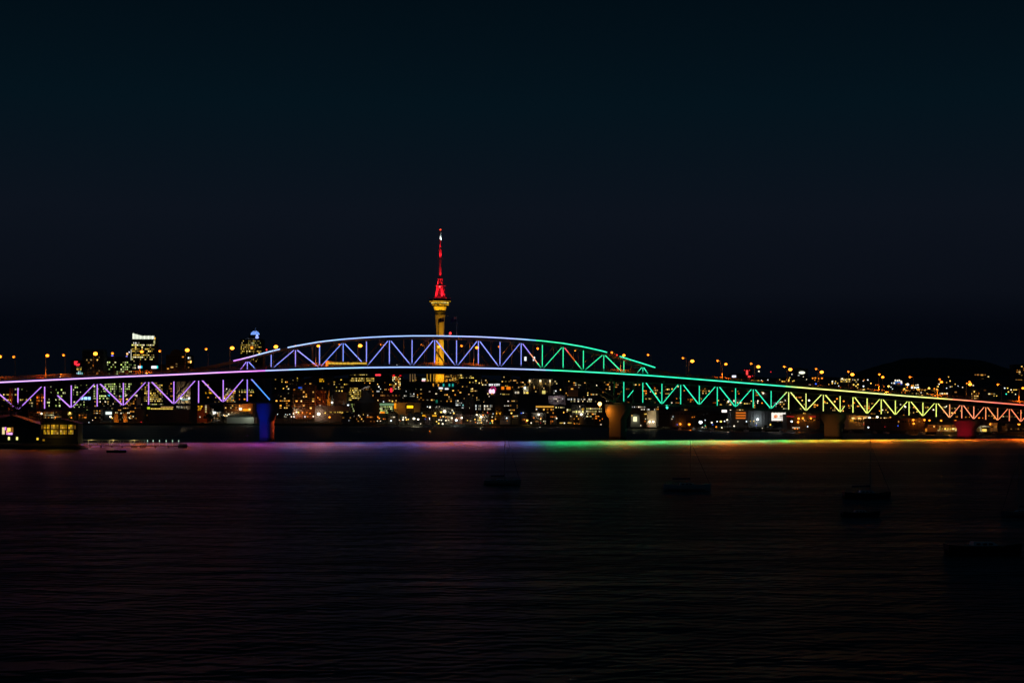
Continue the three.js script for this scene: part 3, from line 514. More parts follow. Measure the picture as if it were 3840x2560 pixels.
B('office_block', 'broad office block with dense rows of yellow-green windows behind the struts', 'office block', { x: [338, 496], top: 1432, d: 2700, face: 'grey', fins: 20, rows: [...grid(1437, 1500, 7, 0.42, 22, 0.6, 'green', 342, 492), ...grid(1504, 1536, 4, 0.5, 20, 0.35, 'mixed', 342, 440)], more(g) { panel(g, 'lit_sign', 396, 410, 1480, 1486, glow(60, 190, 235, 1), 0.4); panel(g, 'lit_sign', 441, 447, 1485, 1490, glow(255, 60, 60, 1.3), 0.4); panel(g, 'lit_sign', 447.5, 453, 1485, 1490, glow(40, 220, 200, 1.3), 0.4); panel(g, 'lit_panel', 468, 482, 1479, 1486, glow(245, 225, 190, 0.8), 0.4); panel(g, 'lit_panel', 503, 514, 1479, 1486, glow(245, 225, 190, 0.8), 0.4); } });
B('apartment_block', 'pinkish apartment block crowded with warm windows above the two orange columns', 'apartment block', { x: [438, 512], top: 1490, d: 2480, face: 'pink', bands: 3.2, rows: grid(1494, 1560, 8, 0.45, 11, 0.55, 'warm', 441, 509) });
B('office_tower', 'tower packed with yellow window rows, left of the pale concrete silo', 'office tower', { x: [514, 612], top: 1430, d: 2600, face: 'dark', fins: 15, rows: [...grid(1434, 1472, 5, 0.4, 13, 0.5, 'yellow', 520, 608), ...grid(1472, 1508, 5, 0.38, 14, 0.75, 'yellow', 534, 609, 1.1), [1514, 1518, 16, 0.5, 'office']] });
B('apartment_tower', 'slim dark tower with amber windows just left of the pale concrete silo', 'apartment tower', { x: [613, 652], top: 1428, d: 2700, face: 'dark', rows: [...grid(1436, 1510, 8, 0.5, 5, 0.3, 'warm')] });
B('concrete_silo', 'tall pale concrete silo seen through the purple struts', 'silo', { x: [655, 712], top: 1424, d: 2500, face: 'cream', roof: 'none', body: ({ W, H, D }) => [0, 1, 2].map((i) => new THREE.CylinderGeometry(W / 6.1, W / 6.1, H, 20).translate(-W / 3 + i * W / 3, H / 2, -W / 6)).concat([box(W, 1.2, W / 2.6, 0, H + 0.4, -W / 6)]), more(g, { X, Y }) { for (const px of [679, 709]) { panel(g, 'flood_lamp', px - 3.5, px + 3.5, 1490, 1496, glow(240, 250, 255, 1.8), 3); lampLight(g, X(px), Y(1489), 9, [255, 220, 170], 160); } panel(g, 'lit_strip', 680, 704, 1495, 1500, glow(180, 220, 220, 0.6), 3); panel(g, 'lit_strip', 694, 705, 1503, 1507, glow(240, 200, 110, 0.8), 3); } });
B('office_block', 'dark block with one long amber strip, right of the pale concrete silo', 'office block', { x: [722, 826], top: 1430, d: 2680, face: 'dark', rows: [[1441, 1445, 8, 0.5, 'warm', 730, 800, 0.6], [1460, 1464, 8, 0.4, 'warm', 740, 820], [1470, 1476, 6, 1, 'gold', 768, 796, 0.7], [1488, 1492, 10, 0.25, 'warm'], [1504, 1508, 10, 0.5, 'mixed', 800, 826]] });
B('office_tower', 'bright tower with eight crowded rows of white-yellow windows left of the blue pier', 'office tower', { x: [836, 884], top: 1438, d: 2600, face: 'grey', bands: 3.6, rows: [[1455, 1461, 4, 0.9, 'white', 846, 862, 1.2], ...grid(1463, 1512, 7, 0.4, 8, 0.75, 'mixed', 838, 882, 1.1)] });
B('office_tower', 'dark tower with two dim yellow-green window rows just left of the blue pier', 'office tower', { x: [888, 962], top: 1434, d: 2700, face: 'dark', fins: 14, rows: [[1460, 1464, 12, 0.8, 'green', 894, 950, 0.6], [1467, 1472, 12, 0.85, 'yellow', 894, 952, 0.7], [1480, 1484, 12, 0.15, 'warm'], [1494, 1499, 12, 0.2, 'orange']] });
// quay level, left
B('canopy_hall', 'low hall with a bright white lit canopy left of the orange columns', 'hall', { x: [384, 446], top: 1541, d: 2330, face: 'dark', more(g) { panel(g, 'glowing_canopy', 396, 441, 1544, 1553.5, glow(230, 246, 240, 1.3), 1.2, 2); } });  // canopy given a glow of its own
B('twin_columns', 'pair of orange floodlit storage columns on the quay', 'silo', { x: [423, 478], top: 1551, d: 2240, face: 'cream', roof: 'none', body: ({ H, X, s }) => [432, 467].map((px) => new THREE.CylinderGeometry(8.2 * s, 9 * s, H, 24).translate(X(px), H / 2, -8 * s)).concat([432, 467].map((px) => new THREE.CylinderGeometry(8.8 * s, 8.8 * s, 0.6, 24).translate(X(px), H + 0.3, -8 * s))), more(g, { X, Y }) { for (const px of [432, 469]) { part('flood_lamp', box(0.6, 0.5, 0.5, X(px) + 1.5, 1.2, 6.5), M.blackPaint, g); lampLight(g, X(px) + 1.5, 2.5, 6.5, [255, 130, 10], 130); } } });  // both floodlights are unseen, placed to light the columns orange
B('storage_shed', 'big dark windowless shed with a row of yellow lights along its roof', 'shed', { x: [556, 742], top: 1538, d: 2300, face: 'grey', deep: 40, fins: 22, more(g, { X, Y }) { for (let i = 0; i < 21; i++) { panel(g, 'roof_light', 563 + i * 3.9, 566 + i * 3.9, 1530.6, 1534.2, glow(255, 214, 90, i % 4 ? 1 : 1.5), -3); } panel(g, 'roof_gallery', 558, 652, 1534.6, 1537.6, FACE.dark, -5, 6); for (let i = 0; i < 8; i++) panel(g, 'roof_light', 600 + i * 6, 604 + i * 6, 1524.5, 1527.5, glow(255, 200, 110, 0.8), -4); panel(g, 'roof_gallery', 560, 662, 1528, 1530.4, FACE.dark, -5, 6); panel(g, 'glowing_corner', 551, 561, 1526, 1534, glow(190, 210, 40, 1.1), 0.5); } });  // the greenish corner glows itself, in place of light on it
B('dark_tower', 'squat black tower standing left of the big dark shed', 'tower', { x: [511, 536], top: 1536, d: 2260, face: 'dark', bands: 5 });
B('apartment_block', 'reddish block with four amber windows right of the big dark shed', 'apartment block', { x: [738, 778], top: 1517, d: 2280, face: 'brick', rows: [[1521, 1526, 3, 0.8, 'gold', 740, 758, 1], [1528, 1533, 3, 0.6, 'gold', 742, 762], [1534, 1538, 3, 0.6, 'gold', 740, 752], ...grid(1519, 1548, 5, 0.4, 1, 1, 'office', 768, 774)], more(g, { H }) { lampLight(g, 2, H * 0.35, 12, [255, 120, 40], 110); } });
B('warehouse', 'orange lit warehouse with glowing doors just left of the blue pier', 'warehouse', { x: [838, 946], top: 1514, d: 2330, face: 'brown', rows: [[1518, 1524, 9, 0.4, 'warm', 842, 900], [1527, 1531, 9, 0.3, 'mixed', 842, 900]], more(g, { X, Y }) { panel(g, 'lit_door', 909, 938, 1533, 1540.5, glow(255, 160, 20, 1.1), 0.3); panel(g, 'wall_lamp', 896, 906, 1529, 1537, glow(255, 235, 215, 2), 0.8); lampLight(g, X(901), Y(1533), 6, [255, 170, 80], 200); panel(g, 'wall_lamp', 931, 939, 1531, 1538, glow(255, 200, 110, 1.5), 0.8); lampLight(g, X(925), Y(1526), 7, [255, 130, 40], 200); } });
B('market_hall', 'long low hall with a scalloped canopy of pale arches left of the blue pier', 'hall', { x: [838, 946], top: 1553, d: 2260, face: 'grey', rows: [[1556, 1561, 14, 0.3, 'mixed']], more(g, { X, Y, s }) { const l = []; for (let i = 0; i < 7; i++) l.push(new THREE.TorusGeometry(6.2 * s, 0.55, 6, 12, Math.PI).translate(X(848 + i * 13.6), Y(1550), 2)); part('arch_canopy', l, FACE.cream, g); lampLight(g, X(870), Y(1546), 8, [255, 225, 170], 90); } });
B('white_shed', 'white lit boat shed with a stepped roof just left of the blue pier', 'shed', { x: [850, 952], top: 1564, d: 2215, face: 'white', roof: 'gable', rise: 3, more(g, { X, Y }) { lampLight(g, X(935), Y(1560), 9, [240, 255, 225], 110); lampLight(g, X(880), Y(1558), 10, [240, 255, 225], 25); } });

// ---- seen under the arch, between the two tall piers ----
B('apartment_block', 'big apartment block with orange lit balcony slabs right of the blue pier', 'apartment block', { x: [1096, 1180], top: 1446, d: 2500, face: 'brown', bands: 3.0, bandFace: 'cream', deep: 22, rows: [...grid(1450, 1536, 10, 0.5, 9, 0.24, 'warm', 1098, 1178, 1.2)], more(g, { W, H, X, Y }) { panel(g, 'roof_sign', 1118, 1131, 1451, 1456, glow(40, 90, 220, 0.8), 0.8); lampLight(g, -W * 0.2, 3, 15, [255, 110, 30], 260); lampLight(g, W * 0.35, 5, 14, [255, 120, 40], 150); } });
B('apartment_block', 'lower apartment block with many warm windows hard against the blue pier', 'apartment block', { x: [1030, 1096], top: 1478, d: 2480, face: 'dark', bands: 3.4, rows: [...grid(1482, 1535, 6, 0.45, 8, 0.45, 'warm', 1032, 1094, 1.3)] });
B('hotel', 'brown striped hotel beside the church spire', 'hotel', { x: [1181, 1222], top: 1464, d: 2520, face: 'brown', bands: 3.2, bandFace: 'brick', rows: [...grid(1468, 1510, 6, 0.5, 6, 0.2, 'orange', undefined, undefined, 0.8)], more(g, { H }) { lampLight(g, 3, H * 0.6, 16, [255, 110, 40], 180); } });
for (const [x0, x1, top, d, face, lab] of [[1168, 1186, 1416, 2950, 'grey', 'slim pale tower edge standing behind the balcony apartment block'], [1187, 1216, 1402, 2980, 'dark', 'dark tower with a stack of amber windows behind the church spire']]) B('office_tower', lab, 'office tower', { x: [x0, x1], top, d, face, rows: x0 > 1180 ? [...grid(1406, 1434, 4, 0.4, 4, 0.7, 'gold', 1196, 1214), ...grid(1448, 1458, 2, 0.4, 3, 0.6, 'office', 1198, 1210)] : [] });
B('office_tower', 'dark office tower with three full rows of yellow windows under the middle of the arch', 'office tower', { x: [1306, 1408], top: 1396, d: 2950, face: 'dark', fins: 20, rows: [[1401, 1406, 17, 0.75, 'yellow', 1311, 1380], [1416.5, 1421.5, 21, 0.92, 'yellow', 1311, 1402], [1424.5, 1429.5, 21, 0.95, 'yellow', 1311, 1402], [1434, 1438, 21, 0.1, 'warm'], [1451, 1455, 21, 0.5, 'yellow', 1311, 1402, 0.8]], more(g) { litSign(g, 'roof_sign', 1406.5, 1427, 1401.5, 1408.5, '', '#ff3a44', '#ff3a44', 1.5); } });
B('office_block', 'office block with seven dense warm window rows left of the flared dark tower', 'office block', { x: [1304, 1356], top: 1451, d: 2500, face: 'dark', fins: 11, rows: grid(1454, 1504, 7, 0.42, 11, 0.8, 'yellow', 1307, 1353, 1.2) });
B('office_block', 'long dark block with a few yellow windows behind the beige hall', 'office block', { x: [1240, 1302], top: 1446, d: 2560, face: 'dark', rows: [[1449, 1454, 8, 0.6, 'yellow', 1252, 1300], [1463, 1468, 8, 0.5, 'yellow', 1258, 1300], [1477, 1481, 8, 0.35, 'warm']] });
B('stone_hall', 'plain beige hall right of the church spire', 'hall', { x: [1250, 1297], top: 1474, d: 2470, face: 'cream', bands: 6, more(g, { H }) { lampLight(g, 0, 4, 20, [255, 150, 70], 60); } });
B('trade_hall', 'long pale hall with a row of warm lights under its eaves below the church', 'hall', { x: [1180, 1310], top: 1523, d: 2330, face: 'pink', fins: 16, deep: 30, rows: [[1543, 1547.5, 15, 0.75, 'yellow', 1235, 1306, 0.9]], more(g, { X, Y }) { lampLight(g, X(1250), Y(1538), 14, [255, 170, 90], 45); lampLight(g, X(1200), Y(1540), 16, [255, 190, 130], 40); } });
B('exhibition_hall', 'wide glass exhibition hall with pale green lit floors under the arch', 'hall', { x: [1312, 1478], top: 1511, d: 2380, face: 'dark', deep: 40, rows: [...grid(1514, 1546, 4, 0.4, 9, 0.6, 'green', 1315, 1345, 0.8), ...grid(1522, 1552, 4, 0.36, 22, 0.8, 'green', 1386, 1474, 1.1)], more(g, { X, Y }) { panel(g, 'glowing_band', 1398, 1477, 1512, 1519, glow(150, 200, 150, 0.5), 0.5, 1); panel(g, 'orange_screen', 1375, 1390, 1533, 1542, glow(255, 160, 20, 1.3), 0.6); panel(g, 'orange_screen', 1425, 1442, 1543, 1549, glow(255, 140, 20, 1.2), 0.6); for (const px of [1331, 1347, 1350]) panel(g, 'column', px, px + 2, 1513, 1552, FACE.grey, 0.6, 0.6); } });  // upper band given a glow of its own
B('flared_tower', 'black tower with a flaring foot and a white sail on its top', 'tower', { x: [1320, 1412], top: 1464, d: 2340, face: 'dark', roof: 'none', body: ({ H, X, Y, s }) => { const f = (y) => Y(y), pts = [[48 * s, f(1512)], [42 * s, f(1502)], [30 * s, f(1496)], [22 * s, f(1488)], [18 * s, f(1478)], [18 * s, f(1464)], [0.01, f(1463.5)]].map((p) => new THREE.Vector2(...p)); pts.unshift(new THREE.Vector2(48 * s, 0)); return [new THREE.LatheGeometry(pts, 28).translate(X(1371), 0, -20)]; },
  more(g, { X, Y }) { const sh = new THREE.Shape(); sh.moveTo(X(1350), Y(1460)); sh.quadraticCurveTo(X(1362), Y(1450), X(1384), Y(1445.5)); sh.quadraticCurveTo(X(1390), Y(1449), X(1378), Y(1454)); sh.quadraticCurveTo(X(1366), Y(1459), X(1350), Y(1460)); part('sail_roof', new THREE.ExtrudeGeometry(sh, { depth: 4, bevelEnabled: false }).translate(0, 0, -6), FACE.white, g); part('mast', [cyl(0.3, 0.3, Y(1455) - Y(1464), X(1362), Y(1464), -4), cyl(0.3, 0.3, Y(1452) - Y(1464), X(1378), Y(1464), -4)], M.galvanised, g); lampLight(g, X(1368), Y(1456), 6, [255, 240, 225], 45); } });
B('apartment_tower', 'tower with two columns of white and amber windows between red roof lights', 'apartment tower', { x: [1466, 1508], top: 1402, d: 2850, face: 'dark', rows: [...grid(1412, 1468, 9, 0.4, 6, 0.6, 'mixed', 1470, 1502, 1.2)], more(g) { panel(g, 'roof_sign', 1472, 1479, 1405, 1410, glow(255, 30, 40, 1.2), 0.4); panel(g, 'roof_sign', 1497, 1504, 1406, 1410, glow(255, 30, 40, 0.9), 0.4); } });
B('signal_block', 'dim block with a red upright sign and an amber roof glow', 'office block', { x: [1428, 1470], top: 1438, d: 2650, face: 'brown', rows: [[1440, 1444, 4, 0.7, 'gold', 1456, 1470], [1458, 1462, 6, 0.3, 'warm', 1430, 1460], [1470, 1474, 6, 0.3, 'warm', 1430, 1460]], more(g) { panel(g, 'upright_sign', 1462.5, 1470.5, 1455, 1470, glow(255, 36, 60, 1.5), 0.5); } });
B('columned_hall', 'long old hall with a row of brown pilasters behind the exhibition hall', 'hall', { x: [1395, 1500], top: 1477, d: 2560, face: 'brown', fins: 18, rows: [[1480, 1485, 17, 0.4, 'dim'], [1499, 1504, 17, 0.25, 'warm']], more(g, { W }) { for (const k of [-0.35, 0, 0.35]) lampLight(g, W * k, 3, 16, [255, 150, 80], 50); } });
for (const [x0, x1, col, lab] of [[1534, 1557, 'pale', 'tower with pale upright ribs left of the gold tower foot'], [1598, 1628, 'gold', 'tower with gold lit upright ribs beside the foot of the tall needle tower']]) B('ribbed_tower', lab, 'tower', { x: [x0, x1], top: 1394, d: 3000, face: 'dark', rows: [[1424, 1429, 6, 0.6, 'yellow']], more(g, { H, s, X, Y }) { for (let i = 0; i < 3; i++) panel(g, 'glowing_rib', x0 + 2 + i * (x1 - x0 - 5) / 2, x0 + 4.5 + i * (x1 - x0 - 5) / 2, 1398, 1430, col === 'gold' ? glow(240, 180, 60, 0.7) : glow(190, 150, 100, 0.4), 0.6); } });  // ribs glow themselves, standing in for light on the columns
B('hotel', 'gold lit hotel right of the foot of the tall needle tower', 'hotel', { x: [1664, 1736], top: 1394, d: 3120, face: 'cream', bands: 4, rows: [...grid(1399, 1428, 5, 0.5, 10, 0.25, 'yellow', 1668, 1720, 0.8), ...grid(1402, 1426, 4, 0.35, 1, 1, 'yellow', 1725, 1731, 1.4)], more(g, { W, H }) { lampLight(g, -W * 0.3, H * 0.6, 16, [255, 170, 40], 300); } });
B('sign_block', 'dark block carrying a white sign left of the tall needle tower', 'office block', { x: [1560, 1598], top: 1416, d: 2900, face: 'dark', more(g) { panel(g, 'lit_sign', 1582, 1595, 1419, 1424, glow(235, 250, 230, 1.3), 0.4); panel(g, 'lit_sign', 1581, 1594, 1424.3, 1429, glow(255, 190, 200, 1.3), 0.4); } });
B('apartment_block', 'dim apartment block with teal roof lights below the tall needle tower', 'apartment block', { x: [1640, 1712], top: 1436, d: 2600, face: 'grey', bands: 3.4, rows: [...grid(1462, 1510, 6, 0.5, 9, 0.2, 'warm', 1642, 1710)], more(g) { for (const px of [1660, 1682, 1695]) panel(g, 'roof_light', px, px + 5, 1438, 1449, glow(40, 190, 175, 1), 0.5); for (const px of [1622, 1641]) panel(g, 'roof_light', px, px + 4, 1438, 1449, glow(240, 160, 50, 1), 0.5); panel(g, 'lit_sign', 1645, 1660, 1452.5, 1458, glow(250, 250, 255, 1.5), 0.5); panel(g, 'lit_sign', 1668, 1681, 1454.5, 1460, glow(250, 245, 255, 1.5), 0.5); } });
B('apartment_block', 'dark apartment block with scattered amber windows left of the teal roof lights', 'apartment block', { x: [1574, 1639], top: 1452, d: 2560, face: 'dark', bands: 3.4, rows: [...grid(1458, 1505, 6, 0.5, 8, 0.2, 'mixed')], more(g) { for (const px of [1634, 1638]) panel(g, 'wall_light', px, px + 2.5, 1499, 1510, glow(40, 150, 120, 0.6), 0.4); } });
B('apartment_tower', 'grey apartment tower with stacked balconies left of the black silo', 'apartment tower', { x: [1714, 1762], top: 1442, d: 2620, face: 'grey', bands: 3, rows: [...grid(1448, 1506, 8, 0.5, 6, 0.22, 'warm'), [1498, 1508, 1, 1, 'gold', 1683, 1687], [1498, 1506, 1, 1, 'gold', 1697, 1701]] });
B('gallery', 'beige hall with an amber lit sign and a glowing left corner', 'hall', { x: [1478, 1576], top: 1511, d: 2360, face: 'cream', deep: 24, more(g, { X, Y }) { panel(g, 'dark_panel', 1521, 1552, 1513, 1552, FACE.dark, 0.2, 0.5); panel(g, 'lit_sign', 1525.5, 1549, 1520.5, 1530, glow(255, 190, 20, 1.7), 0.7); panel(g, 'lit_strip', 1477.5, 1485, 1512, 1532, glow(255, 150, 10, 1.1), 0.5); lampLight(g, X(1494), Y(1520), 8, [255, 160, 40], 70); lampLight(g, X(1540), Y(1545), 12, [255, 170, 70], 60); } });  // dark panel stands proud of the wall behind the sign
B('terminal', 'dark waterfront terminal with an amber line of light along its front', 'terminal', { x: [1578, 1740], top: 1532, d: 2330, face: 'dark', deep: 30, rows: [[1522, 1526, 14, 0.0, 'white'], [1535, 1540, 20, 0.2, 'office'], [1547, 1551, 20, 0.15, 'mixed']], more(g) { panel(g, 'light_line', 1581, 1604, 1556.5, 1559.8, glow(255, 180, 30, 1.4), 1, 1); panel(g, 'light_line', 1612, 1668, 1556.8, 1560, glow(255, 180, 30, 1.4), 1, 1); } });
B('office_block', 'dark block with white lit floors behind the waterfront terminal', 'office block', { x: [1590, 1738], top: 1514, d: 2450, face: 'dark', rows: [[1523, 1527, 20, 0.3, 'white', 1600, 1700, 0.8], [1515.5, 1520.5, 8, 0.7, 'white', 1706, 1726, 1.1], [1516, 1521, 1, 1, 'cool', 1734, 1738], [1527, 1535, 1, 1, 'white', 1731, 1738], [1538, 1546, 1, 1, 'white', 1732, 1738]] });
B('black_silo', 'tall black silo with an orange glow at its foot', 'silo', { x: [1740, 1780], top: 1488, d: 2240, face: 'dark', roof: 'none', body: ({ W, H, D }) => [0, 1].map((i) => new THREE.CylinderGeometry(W / 4.1, W / 4.1, H, 18).translate(-W / 4 + i * W / 2, H / 2, -W / 4)).concat([box(W * 0.6, 3, W * 0.4, 0, H + 1.4, -W / 4)]), more(g, { X, Y }) { for (const px of [1741, 1777]) { part('flood_lamp', box(0.5, 0.5, 0.5, X(px), 1.2, 4), M.blackPaint, g); lampLight(g, X(px), 2, 4.2, [255, 130, 20], 25); } } });
B('office_block', 'office block with two bright white window rows right of the black silo', 'office block', { x: [1780, 1858], top: 1510, d: 2400, face: 'dark', rows: [[1518, 1526, 13, 0.8, 'white', 1782, 1852, 0.9], [1529, 1537, 13, 0.7, 'white', 1782, 1852, 0.75], [1543, 1547, 14, 0.4, 'warm']] });
B('dark_tower', 'broad black tower with two orange lamps at its foot left of the marina', 'tower', { x: [1856, 1888], top: 1486, d: 2230, face: 'dark', fins: 6, more(g, { X, Y }) { for (const px of [1862, 1875]) { panel(g, 'wall_lamp', px - 1.5, px + 1.5, 1548, 1552, glow(255, 180, 50, 1.6), 0.6); lampLight(g, X(px), Y(1551), 2.2, [255, 150, 20], 22); } } });
B('sign_block', 'long dark block with a row of white letters on its roof', 'office block', { x: [1818, 1920], top: 1449, d: 2700, face: 'dark', rows: [[1474, 1479, 12, 0.3, 'mixed', 1822, 1880], [1484, 1488, 12, 0.4, 'mixed', 1822, 1880], [1476, 1480, 8, 0.9, 'yellow', 1884, 1910, 0.6]], more(g, { X, Y }) { litSign(g, 'roof_sign', 1824, 1882, 1437.5, 1448, 'SKY CITY', '#ffffff', '#04070a', 1.7); for (const [a, b] of [[1880, 1890], [1899, 1914]]) panel(g, 'glowing_awning', a, b, 1449.5, 1460, glow(255, 130, 20, 1), 0.7); part('pink_sign', [1839, 1850].map((px) => new THREE.SphereGeometry(3, 12, 8).scale(0.8, 1.2, 0.3).translate(X(px), Y(1467), 1)), glow(255, 190, 230, 1.8), g); part('pink_sign_ring', new THREE.TorusGeometry(4, 0.7, 6, 18).translate(X(1849), Y(1459), 0.8), glow(200, 30, 110, 0.8), g); } });  // awnings glow themselves, standing in for orange light on them
B('corner_shop', 'small block with a bright square shop window right of the white letters', 'shop', { x: [1922, 1956], top: 1460, d: 2650, face: 'brown', rows: [[1466, 1477, 2, 1, 'white', 1929, 1947, 1.3]] });
B('spot_lit_house', 'house front lit by a white lamp, left of the twin uplit towers', 'house', { x: [1962, 1982], top: 1452, d: 2640, face: 'cream', roof: 'gable', rows: [[1462, 1467, 2, 0.7, 'white'], [1470, 1475, 2, 1, 'yellow']], more(g, { X, Y }) { panel(g, 'wall_lamp', 1964.5, 1971.5, 1450, 1457.5, glow(240, 255, 245, 2), 1.2); lampLight(g, X(1968), Y(1456), 4, [255, 250, 190], 45); } });
B('residential_tower', 'wide residential tower with uplit tops on its columns', 'apartment tower', { x: [1983, 2074], top: 1422, d: 2700, face: 'grey', bands: 3.2, rows: [...grid(1436, 1472, 6, 0.5, 12, 0.15, 'warm', 1994, 2066)], more(g, { X, Y }) { for (const [px, w] of [[1986, 5], [2026, 7], [2062, 5]]) { panel(g, 'column', px - w / 2 - 1, px + w / 2 + 1, 1424, 1476, FACE.cream, 0.7, 1); panel(g, 'roof_lamp', px - w / 2, px + w / 2, 1424, 1431, glow(255, 240, 190, 1.6), 1.6); lampLight(g, X(px), Y(1432), 4, [255, 214, 130], 35); } panel(g, 'glowing_gable', 2033, 2045, 1464, 1476, glow(240, 220, 120, 0.9), 0.8); } });  // gable given a glow of its own
B('beige_tower', 'plain beige tower left of the second tall pier', 'tower', { x: [2131, 2168], top: 1448, d: 2560, face: 'cream', rows: [[1456, 1460, 4, 0.2, 'warm']], more(g, { H }) { lampLight(g, -4, 5, 22, [255, 150, 70], 170); } });
B('cruise_terminal', 'curved white building in pinkish light left of the second tall pier', 'building', { x: [2056, 2120], top: 1486, d: 2450, face: 'white', bands: 3.4, rows: [[1493, 1497, 9, 0.6, 'white', 2062, 2112, 0.6], [1502, 1506, 9, 0.6, 'white', 2066, 2116, 0.5]], more(g, { X, Y }) { lampLight(g, X(2085), Y(1482), 10, [255, 220, 235], 80); } });
B('office_block', 'long office block with a bright white window strip left of the second tall pier', 'office block', { x: [2124, 2262], top: 1490, d: 2480, face: 'dark', rows: [[1494, 1500, 22, 0.8, 'white', 2128, 2220, 0.9], [1502, 1507, 22, 0.45, 'office', 2140, 2236, 0.7]] });
B('dark_hall', 'long black hall behind the string of amber lights', 'hall', { x: [1940, 2056], top: 1484, d: 2380, face: 'dark', deep: 40, rows: [[1478, 1479, 1, 0, 'white']] });
B('pavilion', 'waterfront pavilion with a string of amber lights along its eaves', 'pavilion', { x: [2008, 2078], top: 1519, d: 2340, face: 'brown', roof: 'hip', rise: 3, rows: [[1532, 1538, 10, 0.35, 'warm'], [1545, 1551, 10, 0.3, 'warm']], more(g, { X, Y }) { for (let i = 0; i < 16; i++) panel(g, 'string_light', 2010 + i * 4.2, 2012.6 + i * 4.2, 1522.5, 1526.5, glow(255, 190, 70, 1.3), 0.9); } });
B('office_block', 'glassy office block with white-yellow floors between the pavilion and the second tall pier', 'office block', { x: [2080, 2142], top: 1522, d: 2380, face: 'dark', rows: [[1525, 1530, 14, 0.8, 'office', 2082, 2122, 0.9], [1533, 1540, 6, 0.5, 'office', 2126, 2142], [1543, 1549, 10, 0.2, 'warm']] });
B('office_block', 'lit office block with one amber window bay close to the second tall pier', 'office block', { x: [2144, 2194], top: 1518, d: 2370, face: 'grey', rows: [[1521, 1526, 8, 0.4, 'white', 2166, 2192], [1531, 1537, 1, 1, 'gold', 2182, 2189, 0.8], [1540, 1547, 9, 0.95, 'office', 2146, 2188, 1]] });
B('office_block', 'office block with three stacked bands of bright windows hard against the second tall pier', 'office block', { x: [2196, 2262], top: 1524, d: 2330, face: 'dark', rows: [[1529, 1535, 9, 0.9, 'office', 2198, 2258], [1539, 1545, 9, 0.9, 'office', 2198, 2258], [1549, 1554, 9, 0.6, 'office', 2198, 2240, 0.8]] });
for (const [px, lab] of [[2146, 'round storage tank left of its twin near the second tall pier'], [2178, 'round storage tank right of its twin near the second tall pier']]) B('storage_tank', lab, 'tank', { x: [px - 15, px + 15], top: 1562, d: 2235, face: 'pale', roof: 'none', body: ({ W, H }) => [new THREE.CylinderGeometry(W / 2, W / 2, H, 28).translate(0, H / 2, -W / 2), new THREE.SphereGeometry(W / 2, 24, 4, 0, 6.2832, 0, 0.9).scale(1, 0.16, 1).translate(0, H - 0.6, -W / 2)], more(g, { W, H }) { lampLight(g, 0, H + 4, 9, [255, 170, 80], 30); } });

// ================= church and needle tower =================
{
  const d = 2420, s = d / F, gy = groundAt(1232, d), top = EYE + (HORIZON - level(1232, 1446)) * s, o = thing('church', 'orange floodlit church with a tall pointed spire under the arch', 'church', [(1232.5 - CX) * s, gy, -d]);
  const H = top - gy, w = 4.6;
  part('tower', [box(w, H * 0.5, w, 0, H * 0.25, -w / 2), box(w + 0.5, 0.6, w + 0.5, 0, H * 0.5 + 0.3, -w / 2)], FACE.cream, o);
  part('spire', new THREE.ConeGeometry(w * 0.62, H * 0.5 - 0.6, 8).translate(0, H * 0.5 + 0.6 + (H * 0.5 - 0.6) / 2, -w / 2), FACE.cream, o);
  for (const k of [-1, 1]) part('pinnacle', cyl(0.6, 0.05, 4.5, k * w * 0.5, H * 0.5 + 0.6, -0.4, 6), FACE.cream, o);
  part('nave', extrude([[-3.4, 0], [3.4, 0], [3.4, 7], [0, 11], [-3.4, 7]], 18).translate(-1.2, 0, -22), FACE.cream, o);
  for (const [x, y] of [[0, H * 0.18], [0, H * 0.38]]) part('window', box(0.9, 3, 0.15, x, y, 0.05), M.glassDark, o);
  part('floodlight', box(0.6, 0.5, 0.6, 1.5, 15, 8), M.blackPaint, o);  // unseen, placed with the lights below to light the church orange
  lampLight(o, 1, H * 0.22, 9, [255, 150, 20], 260); lampLight(o, -1, H * 0.62, 9, [255, 140, 20], 170);
}
